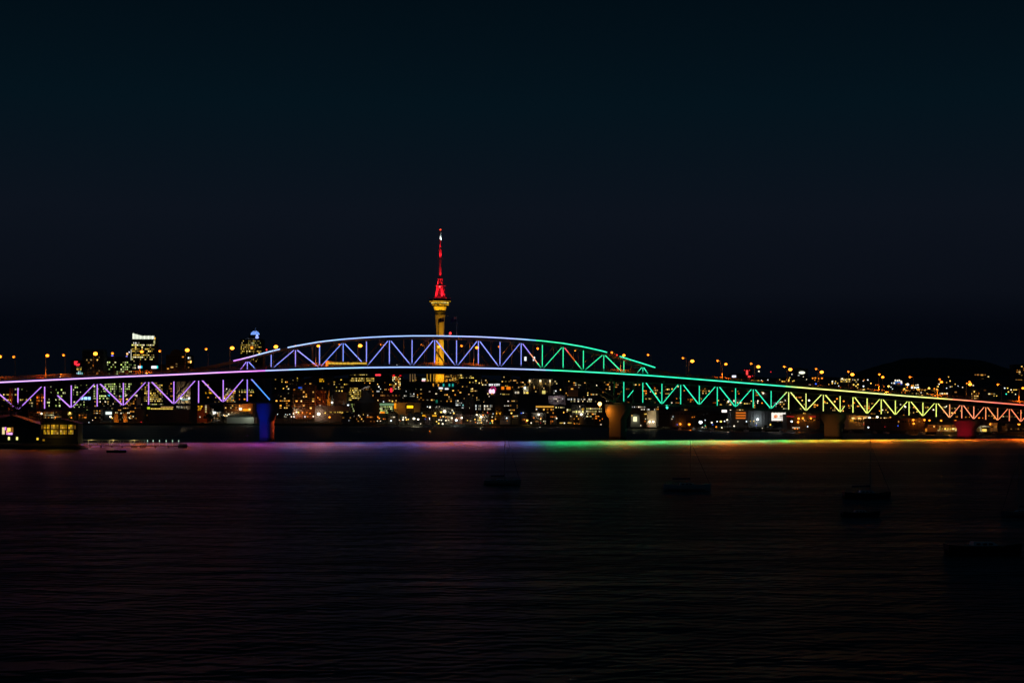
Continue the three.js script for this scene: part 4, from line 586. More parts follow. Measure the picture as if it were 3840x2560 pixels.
{
  const d = 3200, s = d / F, px0 = 1648.5, gy = groundAt(px0, d) - 1, Y = (py) => EYE + (HORIZON - level(px0, py)) * s - gy, R = (w) => w * s / 2;
  const o = thing('needle_tower', 'very tall needle tower with a gold shaft, a disc-shaped pod and a red lit mast', 'tower', [(px0 - CX) * s, gy, -d]);
  const lathe = (pts, n = 36) => new THREE.LatheGeometry(pts.map(([w, py]) => new THREE.Vector2(Math.max(0.01, R(w)), typeof py === 'string' ? +py : Y(py))), n);
  const shaft = std(0.62, 0.6, 0.55, 0.85), podFace = std(0.55, 0.53, 0.48, 0.7);
  part('shaft', lathe([[36, '-2'], [34, 1470], [31, 1434], [27, 1400], [24.5, 1345], [24, 1290], [26, 1250], [31, 1222], [36, 1190], [39, 1182], [39, 1180.4], [0, 1180.4]]), shaft, o);
  for (let i = 0; i < 8; i++) { const a = i * Math.PI / 4 + 0.2, q = (py, w) => V(R(w) * Math.sin(a), Y(py), R(w) * Math.cos(a)); part('buttress', [beam(V(R(60) * Math.sin(a), -1, R(60) * Math.cos(a)), q(1440, 30), 2.4, 2.4, V(Math.cos(a), 0, -Math.sin(a))), beam(q(1440, 30), q(1250, 24.6), 1.5, 1.5, V(Math.cos(a), 0, -Math.sin(a)))], shaft, o); }
  const win = []; for (let i = 0; i < 26; i++) { const py = 1212 + i * 7.5; win.push(box(1.5, 2.4, 1.1, -2.6, Y(py), R(py < 1250 ? 31 - (py - 1212) * 0.16 : 24.4) - 0.3)); }
  part('lift_window', win, M.glassDark, o).userData.kind = 'stuff';
  part('collar', lathe([[36, 1180.2], [37, 1179], [40, 1164], [0, 1164]]), M.darkSteel, o);
  part('lower_pod', lathe([[42, 1163.8], [48, 1150], [49, 1149.6], [0, 1149.6]]), podFace, o);
  for (const [w, a, b, r] of [[66, 1144.4, 1142, 54], [84, 1131.6, 1128.8, 70]]) part('pod_ring', lathe([[r, a], [w - 2, a - 0.2], [w, b + 1.2], [w, b], [w - 5, b - 0.3], [0, b - 0.3]]), podFace, o);
  part('pod_glazing', lathe([[50, 1149.4], [54, 1144.5], [0, 1144.5]]), M.glassDark, o);
  part('pod_glazing', lathe([[60, 1141.6], [70, 1131.7], [0, 1131.7]]), M.glassDark, o);
  const rnd = seeded(77);
  for (let i = 0; i < 26; i++) { const a = ((i + 0.5) / 26 - 0.5) * 2.7, m = part('pod_window', unitBox, glow(...pick(PAL.yellow, rnd), 0.4 + rnd() * 1.2), o); m.position.set(R(66.5) * Math.sin(a), Y(1136.5), R(66.5) * Math.cos(a)); m.rotation.y = a; m.scale.set(2.2, 2.1, 0.5); }
  for (let i = 0; i < 16; i++) { const a = ((i + 0.5) / 16 - 0.5) * 2.5, m = part('pod_window', unitBox, glow(...pick(PAL.gold, rnd), 0.3 + rnd() * 1.1), o); m.position.set(R(46.5) * Math.sin(a), Y(1153.5), R(46.5) * Math.cos(a)); m.rotation.y = a; m.scale.set(2.4, 2.6, 0.5); }
  part('upper_deck', lathe([[66, 1128.4], [74, 1126], [82, 1123.5], [82, 1121.6], [40, 1121.4], [0, 1121]]), podFace, o);
  part('roof', lathe([[58, 1120.9], [44, 1114], [40, 1112], [0, 1111.8]]), M.steel, o);
  const legs = (w0, y0, w1, y1, n, r) => { const l = []; for (let i = 0; i < n; i++) { const a = i * 2 * Math.PI / n + 0.55; l.push(rod(V(R(w0) * Math.sin(a), Y(y0), R(w0) * Math.cos(a)), V(R(w1) * Math.sin(a), Y(y1), R(w1) * Math.cos(a)), r, 8)); } return l; };
  legs(33, 1111.8, 25, 1080, 4, 2.6).forEach((g) => part('mast_leg', g, FACE.white, o));
  part('mast_ring', lathe([[28, 1080], [33, 1079], [33, 1077.6], [0, 1077.6]]), FACE.white, o);
  part('crow_nest', lathe([[26, 1077.4], [38, 1073.4], [41, 1072], [41, 1070.6], [20, 1070.2], [0, 1070]]), FACE.white, o);
  part('nest_light', box(2.2, 1.4, 0.6, -0.6, Y(1075), R(31)), glow(255, 235, 220, 1.5), o);
  legs(17, 1070, 12, 1047.5, 4, 1.9).forEach((g) => part('mast_leg', g, FACE.white, o));
  part('mast_ring', lathe([[14, 1047.4], [23, 1046.4], [23, 1045], [0, 1044.8]]), FACE.white, o);
  part('mast', lathe([[10, 1044.6], [9.4, 1020], [8.2, 1019.6], [7.2, 972], [6.2, 971], [6.2, 969], [8.4, 966], [10.8, 952], [10, 936], [11.6, 935.4], [11.6, 933.6], [7, 933.2], [6.2, 905], [6.4, 904.8], [0, 904.6]], 20), FACE.white, o);
  part('mast_tip', lathe([[8.6, 904.4], [8, 868], [0, 864.4]], 16), std(0.75, 0.77, 0.75, 0.7), o);
  part('beacon_light', new THREE.SphereGeometry(R(7), 12, 8).scale(1, 0.7, 1).translate(0, Y(861), 0), glow(255, 70, 40, 2.4), o);
  part('pod_beacon', new THREE.SphereGeometry(1, 8, 6).translate(R(46), Y(1118), R(20)), glow(255, 40, 40, 1.4), o);
  // what lights it, all unseen: gold lamps round the foot and on the pod, red ones on the roof and up the mast
  const spot = (x, y, z, tx, ty, tz, c, power, angle) => {
    const m = part('floodlight', box(1, 1, 1.2, x, y - 0.9, z + 0.3), M.blackPaint, o), l = new THREE.SpotLight(srgb(...c), power, 0, angle, 0.7, 2);
    part('lamp_glass', box(0.8, 0.12, 0.9, x, y - 0.33, z + 0.3), glow(...c, 1.2), m);
    l.position.set(x, y, z); l.target.position.set(tx, ty, tz); l.castShadow = true; l.shadow.radius = 20; o.add(l, l.target);
  };
  for (const x of [-26, 22]) { spot(x, Y(1446), 30, 0, Y(1380), 0, [255, 172, 20], TOWER.shaft, 0.62); spot(x, Y(1446), 30, 0, Y(1230), 0, [255, 172, 20], TOWER.high, 0.5); }
  spot(24, Y(1330), 26, 0, Y(1250), 0, [255, 180, 30], TOWER.neck, 0.7);
  for (const x of [-15, 0, 15]) { spot(x, Y(1185), 22, x * 0.8, Y(1142), 8, [255, 176, 20], TOWER.pod, 0.9); }
  for (const x of [-20, 0, 20]) spot(x, Y(1119.8), 19, x * 0.2, Y(1080), 0, [255, 24, 40], TOWER.red, 0.8);
  for (const x of [-7, 7]) spot(x, Y(1069), 5, x * 0.1, Y(1030), 0, [255, 24, 40], TOWER.red * 0.3, 0.8);
  for (const x of [-5, 5]) { spot(x, Y(1043), 7, 0, Y(1000), 0, [255, 24, 40], TOWER.red * 0.32, 0.6); spot(x, Y(970), 8, 0, Y(935), 0, [255, 24, 40], TOWER.red * 0.32, 0.7); }
  spot(0, Y(932), 6, 0, Y(912), 0, [255, 24, 40], TOWER.red * 0.12, 0.7);
  spot(2, Y(902), 5, 0, Y(880), 0, [235, 255, 250], TOWER.red * 0.26, 0.8);
}

// ---- right of the second tall pier: quay, marina halls and the hillside ----
B('office_block', 'office block with two short white window rows just right of the second tall pier', 'office block', { x: [2366, 2458], top: 1519, d: 1990, face: 'brown', rows: [[1523.5, 1528, 13, 0.7, 'white', 2370, 2420, 0.8], [1532.5, 1537, 16, 0.6, 'white', 2370, 2458, 0.8]] });
B('boat_shed', 'boat shed with a brightly lit open door right of the second tall pier', 'shed', { x: [2366, 2400], top: 1556, d: 1935, face: 'grey', roof: 'gable', rise: 2, more(g, { X, Y }) { panel(g, 'lit_door', 2375, 2389, 1562, 1580, glow(250, 246, 190, 1.2), 0.3); lampLight(g, X(2382), Y(1570), 5, [255, 250, 200], 60); } });
B('concrete_hall', 'pale hall with two dimly lit wall panels right of the boat shed', 'hall', { x: [2428, 2462], top: 1541, d: 1960, face: 'cream', more(g, { X, Y }) { lampLight(g, X(2452), Y(1546), 4, [255, 240, 190], 24); lampLight(g, X(2434), Y(1562), 8, [255, 214, 150], 60); } });
B('marina_shed', 'long dark marina shed left of the three orange strips', 'shed', { x: [2470, 2740], top: 1543, d: 1900, face: 'dark', deep: 30, fins: 26, rows: [[1550, 1554, 20, 0.08, 'dim']] });
B('marina_shed', 'grey marina shed with three orange strips of light on its front', 'shed', { x: [2742, 2890], top: 1541, d: 1800, face: 'grey', deep: 30, fins: 14, more(g, { X, Y }) { for (const y of [1548, 1557.5, 1567]) panel(g, 'light_strip', 2760, 2797, y - 2.2, y + 2.2, glow(236, 120, 30, 0.9), 0.6); panel(g, 'lit_sign', 2707, 2726, 1537, 1546, glow(250, 235, 225, 1.6), 0.6); } });
{
  const o = B('billboard', 'large white lit billboard below the bridge deck', 'billboard', { x: [2892, 2949], top: 1547, d: 1720, deep: 1.2, face: 'dark', roof: 'none', plainBase: true, body: ({ W, H, Y }) => [box(W, Y(1546) - Y(1579), 1, 0, (Y(1546) + Y(1579)) / 2, -0.5), cyl(0.5, 0.4, Y(1579), -W * 0.3, 0, -0.6), cyl(0.5, 0.4, Y(1579), W * 0.3, 0, -0.6)] });
  const c = document.createElement('canvas'); c.width = 256; c.height = 140; const x = c.getContext('2d');
  x.fillStyle = '#fff6ea'; x.fillRect(0, 0, 256, 140); x.fillStyle = '#f0a070'; x.beginPath(); x.ellipse(78, 62, 36, 28, 0, 0, 7); x.fill(); x.fillStyle = '#e8793c'; x.beginPath(); x.ellipse(66, 74, 20, 18, 0, 0, 7); x.fill(); x.fillStyle = '#b8a898'; x.beginPath(); x.ellipse(184, 52, 40, 14, 0, 0, 7); x.fill(); x.fillStyle = '#6d625c'; x.fillRect(150, 62, 84, 10); x.fillStyle = '#8a7d74'; x.fillRect(26, 92, 204, 6); x.fillRect(148, 82, 70, 5);
  const t = new THREE.CanvasTexture(c); t.colorSpace = THREE.SRGBColorSpace; const { X, Y } = o.userData;
  part('screen', new THREE.PlaneGeometry(X(2947) - X(2894), Y(1547.5) - Y(1577)).translate((X(2947) + X(2894)) / 2, (Y(1547.5) + Y(1577)) / 2, 0.06), new THREE.MeshStandardMaterial({ color: 0x080808, emissive: 0xffffff, emissiveMap: t, emissiveIntensity: 1.05 }), o);  // poster glows by itself instead of being lit
  for (let i = 0; i < 5; i++) part('lamp', [box(0.5, 0.3, 0.5, X(2897 + i * 12), Y(1546.6), 1.6), box(0.1, 0.1, 1.6, X(2897 + i * 12), Y(1546.6), 0.8)], glow(255, 244, 210, 1.8), o);
}
B('marina_hall', 'dark glass marina hall with red neon lines left of the third pier', 'hall', { x: [2952, 3075], top: 1556, d: 1680, face: 'dark', fins: 10, rows: [[1572, 1577, 8, 0.3, 'warm', 3012, 3074, 0.6]], more(g) { for (const [a, b, y] of [[2950, 2965, 1561], [2965, 2979, 1562], [3034, 3060, 1561.5]]) panel(g, 'neon_line', a, b, y - 0.9, y + 0.9, glow(230, 40, 40, 0.9), 0.5); } });
B('marina_hall', 'marina hall with an orange lit front just right of the third pier', 'hall', { x: [3184, 3262], top: 1560, d: 1640, face: 'cream', fins: 9, rows: [[1573, 1581, 9, 0.35, 'gold', 3188, 3260, 0.6]], more(g, { X, Y }) { for (const px of [3200, 3223, 3243]) { panel(g, 'wall_lamp', px - 5, px + 5, 1565.5, 1570, glow(255, 214, 130, 1.6), 0.9); lampLight(g, X(px), Y(1567), 3.5, [255, 160, 50], 26); } } });
B('marina_hall', 'lower dark hall with dim windows right of the orange lit marina hall', 'hall', { x: [3264, 3470], top: 1572, d: 1590, face: 'brown', fins: 16, rows: [[1578, 1583, 24, 0.15, 'dim']] });
B('restaurant', 'waterside restaurant with a bright row of golden windows left of the red pier', 'restaurant', { x: [3480, 3604], top: 1593, d: 1500, face: 'brick', roof: 'hip', rise: 3.2, deep: 14, rows: [[1597, 1601, 14, 0.5, 'warm', 3486, 3590], [1604, 1611, 8, 1, 'yellow', 3521, 3602, 1.1], [1611.6, 1618, 8, 1, 'warm', 3516, 3602, 0.9]], more(g, { X, Y }) { panel(g, 'lit_door', 3471, 3478, 1606, 1618, glow(255, 150, 40, 0.6), 0.3); for (const px of [3495, 3560]) lampLight(g, X(px), Y(1590), 5, [255, 170, 70], 60); lampLight(g, X(3560), 3, 6, [255, 190, 80], 35); } });
B('marquee', 'white marquee with a glowing gold doorway right of the red pier', 'marquee', { x: [3664, 3716], top: 1602, d: 1490, face: 'white', roof: 'none', body: ({ W, H, D, X, Y }) => [extrude([[X(3664), Y(1604)], [X(3664), Y(1603)], [X(3678), Y(1598)], [X(3690), Y(1594.5)], [X(3714), Y(1597)], [X(3714), Y(1601)], [X(3700), Y(1600)], [X(3684), Y(1602)], [X(3684), 0], [X(3676), 0], [X(3676), Y(1604)]], 10).translate(0, 0, -10)], more(g, { X, Y }) { panel(g, 'lit_doorway', 3690, 3709, 1608, 1620, glow(255, 206, 90, 1.2), -6); lampLight(g, X(3690), Y(1606), 6, [255, 240, 190], 60); } });
B('building', 'two-storey warm lit building beside the white marquee', 'building', { x: [3716, 3742], top: 1588, d: 1510, face: 'cream', rows: [[1598, 1602, 2, 0.6, 'warm']], more(g, { X, Y }) { lampLight(g, X(3720), Y(1585), 6, [255, 150, 60], 50); } });
B('boat_shed', 'dim brown boat shed at the far right end of the quay', 'shed', { x: [3780, 3870], top: 1600, d: 1500, face: 'brown', fins: 8, rows: [[1606, 1610, 10, 0.25, 'dim']] });
// above the deck on the right
B('sign_block', 'dark block with a white sign above the green part of the bridge', 'office block', { x: [2738, 2790], top: 1404, d: 3000, face: 'dark', more(g) { panel(g, 'lit_sign', 2745.5, 2760, 1407.5, 1414.5, glow(225, 230, 255, 1.5), 0.5); } });
B('neon_tower', 'dark mast tower with a red upright neon sign above the green part of the bridge', 'tower', { x: [2793, 2822], top: 1386, d: 3050, face: 'dark', more(g) { panel(g, 'upright_sign', 2798, 2805, 1388, 1405, glow(255, 60, 60, 1.7), 0.5); panel(g, 'lit_sign', 2805, 2815, 1409, 1414.5, glow(255, 60, 60, 1.7), 0.5); for (const [x, y] of [[2792, 1388], [2810, 1388], [2822, 1409]]) panel(g, 'warning_light', x - 1.5, x + 1.5, y - 1.5, y + 1.5, glow(255, 40, 50, 1), 0.6); } });
B('office_block', 'dark block with a rounded white sign above the start of the yellow part', 'office block', { x: [2984, 3030], top: 1384, d: 3000, face: 'dark', rows: [[1406, 1409, 6, 0.3, 'white'], [1418, 1421, 6, 0.3, 'office']], more(g, { X, Y }) { part('lit_sign', new THREE.CylinderGeometry(1, 1, 1, 20).rotateX(Math.PI / 2).scale((X(3019) - X(2996)) / 2, (Y(1392) - Y(1402.5)) / 2, 0.6).translate(X(3007.5), Y(1397), 0.5), glow(240, 244, 214, 1.4), g); } });
B('blue_tower', 'stubby tower with blue and red lit panels above the yellow part of the bridge', 'tower', { x: [3353, 3386], top: 1428, d: 2700, face: 'dark', more(g) { for (const [a, b, y0, y1, c, k] of [[3356, 3380, 1431, 1435, [60, 140, 230], 0.8], [3367, 3378, 1436, 1439, [190, 30, 40], 0.8], [3364, 3374, 1440, 1445, [140, 140, 40], 0.6], [3377, 3384, 1436, 1450, [30, 90, 210], 0.8], [3354, 3361, 1437, 1441, [40, 90, 170], 0.7], [3364, 3384, 1458, 1471, [40, 110, 220], 0.8], [3346, 3360, 1460, 1470, [150, 160, 70], 0.6], [3376, 3384, 1451, 1457, [70, 140, 180], 0.7]]) panel(g, 'lit_panel', a, b, y0, y1, glow(...c, k), 0.4); for (const [x, y] of [[3358, 1426], [3366, 1427], [3373, 1426], [3380, 1430], [3354, 1436], [3381, 1435], [3358, 1444], [3366, 1453], [3359, 1454]]) panel(g, 'panel_light', x - 2.6, x + 2.6, y - 2.4, y + 2.4, glow(255, 240, 215, 1.5), 0.8); } });
B('car_park', 'long car park deck with bright white lights right of the blue-lit tower', 'car park', { x: [3388, 3570], top: 1462, d: 2420, face: 'cream', deep: 30, fins: 12, more(g, { X, Y }) { for (const px of [3405, 3445, 3485, 3520]) lampLight(g, X(px), Y(1457), 7, [255, 160, 60], 60); } });
B('apartment_block', 'apartment block with a column of amber windows below the hill', 'apartment block', { x: [3640, 3716], top: 1398, d: 2900, face: 'dark', rows: [[1403, 1407, 5, 0.5, 'dim', 3655, 3700], [1403.5, 1408, 1, 1, 'warm', 3679, 3688], [1410, 1413.5, 1, 1, 'yellow', 3705, 3710], [1419, 1424, 1, 1, 'warm', 3680, 3690], [1429.5, 1435, 1, 1, 'warm', 3680, 3688], [1445, 1450, 1, 1, 'yellow', 3680, 3686], [1430, 1434, 1, 1, 'dim', 3701, 3707], [1448, 1451, 1, 1, 'dim', 3700, 3707]], more(g, { X, Y, H }) { part('corner_post', box(1.2, H, 1, X(3713), H / 2, 0.6), FACE.pale, g); } });
B('apartment_tower', 'tower with rows of amber windows at the right end of the view', 'apartment tower', { x: [3804, 3880], top: 1368, d: 2800, face: 'dark', bands: 3.4, rows: [...grid(1372, 1412, 6, 0.42, 6, 0.65, 'warm', 3812, 3862, 1.1), ...grid(1422, 1458, 4, 0.42, 6, 0.65, 'warm', 3808, 3862, 1.1)] });
for (const [px, top, lab] of [[3570, 1462, 'low brown house cluster wall right of the car park'], [3690, 1455, 'low brown hall in front of the amber-windowed apartment block']]) B('low_hall', lab, 'hall', { x: [px, px + 60], top: top, d: 2330, face: 'brown', roof: 'gable', rise: 3, rows: [[top + 6, top + 10, 6, 0.3, 'dim']] });

// ---- filler: the many smaller buildings and hillside houses, each placed by what it stands next to ----
const MARKS = [[46, 'gantry crane'], [210, 'grey block by the blue-white sign'], [300, 'blue-white sign'], [420, 'broad green-lit office block'], [560, 'yellow office tower'], [684, 'pale concrete silo'], [770, 'amber strip block'], [860, 'crowded bright tower'], [985, 'blue pier'], [1135, 'balcony apartment block'], [1232, 'church spire'], [1330, 'dense yellow office block'], [1371, 'flared black tower'], [1487, 'tower with red roof lights'], [1527, 'beige hall'], [1650, 'needle tower'], [1760, 'black silo'], [1850, 'white roof letters'], [1935, 'square shop window'], [2028, 'uplit tower'], [2090, 'curved white building'], [2150, 'beige tower'], [2300, 'second tall pier'], [2382, 'boat shed door'], [2500, 'green navigation lamp'], [2628, 'white-green floodlight'], [2778, 'three orange strips'], [2920, 'billboard'], [3060, 'red neon hall'], [3125, 'third pier'], [3222, 'orange marina hall'], [3370, 'blue-lit tower'], [3440, 'bright car park'], [3560, 'golden restaurant'], [3630, 'red pier'], [3690, 'white marquee'], [3830, 'right-end tower']];
const usedLabels = new Map();
function placeLabel(head, px, extra = '') {
  const m = MARKS.reduce((a, b) => Math.abs(b[0] - px) < Math.abs(a[0] - px) ? b : a), rel = Math.abs(m[0] - px) < 14 ? 'in line with' : px < m[0] ? 'left of' : 'right of';
  const base = `${head} ${rel} the ${m[1]}`, n = usedLabels.get(base) || 0; usedLabels.set(base, n + 1);
  return n ? `${base}, ${ordinal(n)} of such` : base;
}
const TONE = { dark: 'black', grey: 'grey', brown: 'brown', brick: 'red-brown', cream: 'beige', pink: 'pinkish', green: 'green-grey', pale: 'pale' };
const fill = seeded(99);
function filler(px, width, top, d, kind, share, pal, strength = 1) {
  const x0 = px - width / 2, x1 = px + width / 2, s = d / F, g = groundAt(px, d), H = EYE + (HORIZON - level(px, top)) * s - g;
  if (H < 3.5 || (d > 2600 && x1 > 1622 && x0 < 1676)) return;
  const face = pick(Object.keys(TONE), fill), cols = Math.max(2, Math.round(width / (kind === 'house' ? 9 : 6.2))), step = kind === 'house' ? 8 : 8.4, n = Math.max(1, Math.min(12, Math.floor(Math.min(H / s, 150) / step))), rows = [];
  for (let i = 0; i < n; i++) if (kind !== 'house' || i < 2) rows.push([top + 3 + i * step, top + 3 + i * step + step * (0.36 + 0.16 * fill()), cols, share * (0.5 + fill()), pal, undefined, undefined, strength]);
  const size = H > 45 ? 'tall' : H > 22 ? 'mid-height' : 'low';
  const nouns = { house: ['gabled house', 'hip-roofed house'], block: ['flat-roofed block', 'block with floor bands', 'ribbed block'] }[kind], v = Math.floor(fill() * nouns.length);
  B(kind === 'house' ? 'house' : 'city_block', placeLabel(`${size} ${TONE[face]} ${nouns[v]}`, px), kind === 'house' ? 'house' : 'building', { x: [x0, x1], top, d, face, deep: 8 + fill() * 12, turn: (fill() - 0.5) * 0.5, uneven: true, roof: kind === 'house' ? (v ? 'hip' : 'gable') : undefined, bands: kind === 'block' && v === 1 ? 3.6 : undefined, fins: kind === 'block' && v === 2 ? Math.round(cols / 2) : undefined, rows });
}
for (let px = 18, i = 0; px < 960; px += 34 + fill() * 30, i++) filler(px, 30 + fill() * 34, 1436 + fill() * 40, 2960 + fill() * 150, 'block', 0.2, pick(['warm', 'green', 'mixed'], fill), 0.8);
for (let px = 130; px < 830; px += 30 + fill() * 34) filler(px, 26 + fill() * 24, 1532 + fill() * 22, 2300 + fill() * 60, 'block', 0.3, pick(['warm', 'mixed', 'orange'], fill), 0.9);
for (let px = 1050; px < 2330; px += 26 + fill() * 26) filler(px, 24 + fill() * 34, 1396 + fill() * 34, 3000 + fill() * 160, 'block', 0.26, pick(['warm', 'warm', 'yellow', 'mixed'], fill));
for (let px = 1048; px < 2300; px += 24 + fill() * 26) filler(px, 22 + fill() * 28, 1440 + fill() * 36, 2720 + fill() * 130, 'block', 0.26, pick(['warm', 'mixed', 'mixed', 'white'], fill));
for (let px = 1050; px < 2290; px += 24 + fill() * 26) filler(px, 20 + fill() * 26, 1484 + fill() * 34, 2590 + fill() * 60, 'block', 0.26, pick(['warm', 'mixed', 'white'], fill));
for (let px = 1300; px < 2260; px += 26 + fill() * 30) filler(px, 20 + fill() * 22, 1548 + fill() * 12, 2212 + fill() * 12, fill() < 0.5 ? 'house' : 'block', 0.25, pick(['warm', 'orange', 'mixed'], fill), 0.9);
for (let px = 2350; px < 3850; px += 26 + fill() * 26) { const D = shore(px); filler(px, 22 + fill() * 18, 1404 + (px - 2350) * 0.012 + fill() * 30, D + 1150 + fill() * 250, fill() < 0.6 ? 'house' : 'block', 0.4, pick(['warm', 'yellow', 'mixed'], fill), 1.0); }
for (let px = 2362; px < 3850; px += 22 + fill() * 22) { const D = shore(px); filler(px, 18 + fill() * 16, 1436 + (px - 2362) * 0.02 + fill() * 22, D + 760 + fill() * 200, fill() < 0.6 ? 'house' : 'block', 0.5, pick(['warm', 'yellow', 'orange', 'mixed'], fill), 1.15); }
for (let px = 2362; px < 3850; px += 22 + fill() * 22) { const D = shore(px); filler(px, 18 + fill() * 16, 1480 + (px - 2362) * 0.02 + fill() * 22, D + 430 + fill() * 160, fill() < 0.6 ? 'house' : 'block', 0.5, pick(['warm', 'yellow', 'orange', 'mixed'], fill), 1.15); }
for (let px = 2480; px < 3850; px += 26 + fill() * 26) { const D = shore(px); filler(px, 18 + fill() * 16, 1524 + (px - 2480) * 0.018 + fill() * 16, D + 170 + fill() * 90, fill() < 0.5 ? 'house' : 'block', 0.35, pick(['warm', 'orange', 'mixed'], fill), 1); }

// ---- lamps of the town: street lamps and floodlights on poles, or fixed to the wall that stands behind them ----
const LC = { o: [255, 140, 36], y: [255, 206, 90], w: [255, 240, 205], c: [235, 250, 255], r: [255, 40, 50], g: [40, 235, 190], b: [60, 100, 255] };
const LN = { o: 'orange', y: 'amber', w: 'warm white', c: 'cool white', r: 'red', g: 'green', b: 'blue' };
const ZONES = [[560, 'left of the big dark shed'], [960, 'between the big dark shed and blue pier'], [1240, 'between the blue pier and the church'], [1480, 'between the church and the beige hall'], [1740, 'between the beige hall and black silo'], [2000, 'right of the black silo'], [2300, 'left of the second tall pier'], [2660, 'right of the second tall pier'], [2960, 'around the billboard'], [3180, 'left of the third pier'], [3500, 'right of the third pier'], [9999, 'around the red pier']];
const HIGH = [[2900, 'above the green part of the bridge'], [3100, 'above the first yellow bay'], [3350, 'left of the blue-lit tower'], [3500, 'at the bright car park'], [3650, 'right of the bright car park'], [9999, 'near the right-end tower']];
const counts = new Map();
const poleGeo = cyl(0.16, 0.09, 1, 0, 0, 0, 6), headGeo = new THREE.SphereGeometry(1, 10, 7), hoodGeo = new THREE.CylinderGeometry(0.8, 1, 0.3, 10);
function cityLamp(px, py, c, size, power = 0) {
  const sh = shore(px);
  let d = sh + 6, best = 1e9;
  if (py < 1384) d = 6000; else for (let q = sh + 6; q < sh + 2300; q += 12) { const e = EYE + (HORIZON - level(px, py)) * q / F - groundAt(px, q), k = Math.abs(e - 8); if (k < best) { best = k; d = q; } }
  const k = size > 7 ? 1.25 : 1.1, hidden = built.filter((b) => px > b.x0 - 1 && px < b.x1 + 1 && py > b.top - 1 && b.d < d + 15).sort((a, b) => a.d - b.d)[0];
  const colour = glow(...LC[c], size > 8 ? 3 : size > 5 ? 1.9 : 1.35), lc = LC[c];
  if (hidden) {
    const r = size * hidden.d / F / 2 * 0.82, m = part('wall_lamp', headGeo, colour, hidden.g);
    m.position.set(hidden.X(px), hidden.Y(py), r * 0.6 + 0.9); m.scale.set(r, r * 0.9, r);
    part('lamp_bracket', box(0.2, 0.2, r * 0.6 + 1, hidden.X(px), hidden.Y(py) + r * 0.95, (r * 0.6 + 1) / 2), M.blackPaint, hidden.g);
    if (power) lampLight(hidden.g, hidden.X(px), hidden.Y(py), r * 1.7 + 2.2, lc, power);
    return;
  }
  const high = py < 1390 + (px - 2400) * 0.085 && px > 2400, zone = d === 6000 ? 'on the dark distant hill' : (high ? HIGH : ZONES).find((z) => px < z[0])[1];
  const key = LN[c] + zone, n = counts.get(key) || 0; counts.set(key, n + 1);
  const gy = d === 6000 ? EYE + (HORIZON - level(px, py)) * d / F - 14 : groundAt(px, d) - 0.3, y = EYE + (HORIZON - level(px, py)) * d / F, h = Math.max(1.2, y - gy), r = size * d / F / 2 * 0.82;
  const o = thing('town_lamp', `${LN[c]} lamp ${zone}, ${ordinal(n)} from the left`, 'lamp', [(px - CX) * d / F, gy, -d], 0, `${LN[c]} lamps ${zone}`);
  const p = part('pole', poleGeo, M.galvanised, o); p.scale.set(1, Math.max(0.3, h - r * 0.6), 1);
  const b = part('lamp_glass', headGeo, colour, o); b.position.y = h; b.scale.set(r, r * 0.85, r);
  const t = part('lamp_hood', hoodGeo, M.blackPaint, o); t.position.y = h + r * 0.85; t.scale.set(r, r * 0.6, r);
  if (power) lampLight(o, 0, h - 0.2, r + 1.2, lc, power);
}
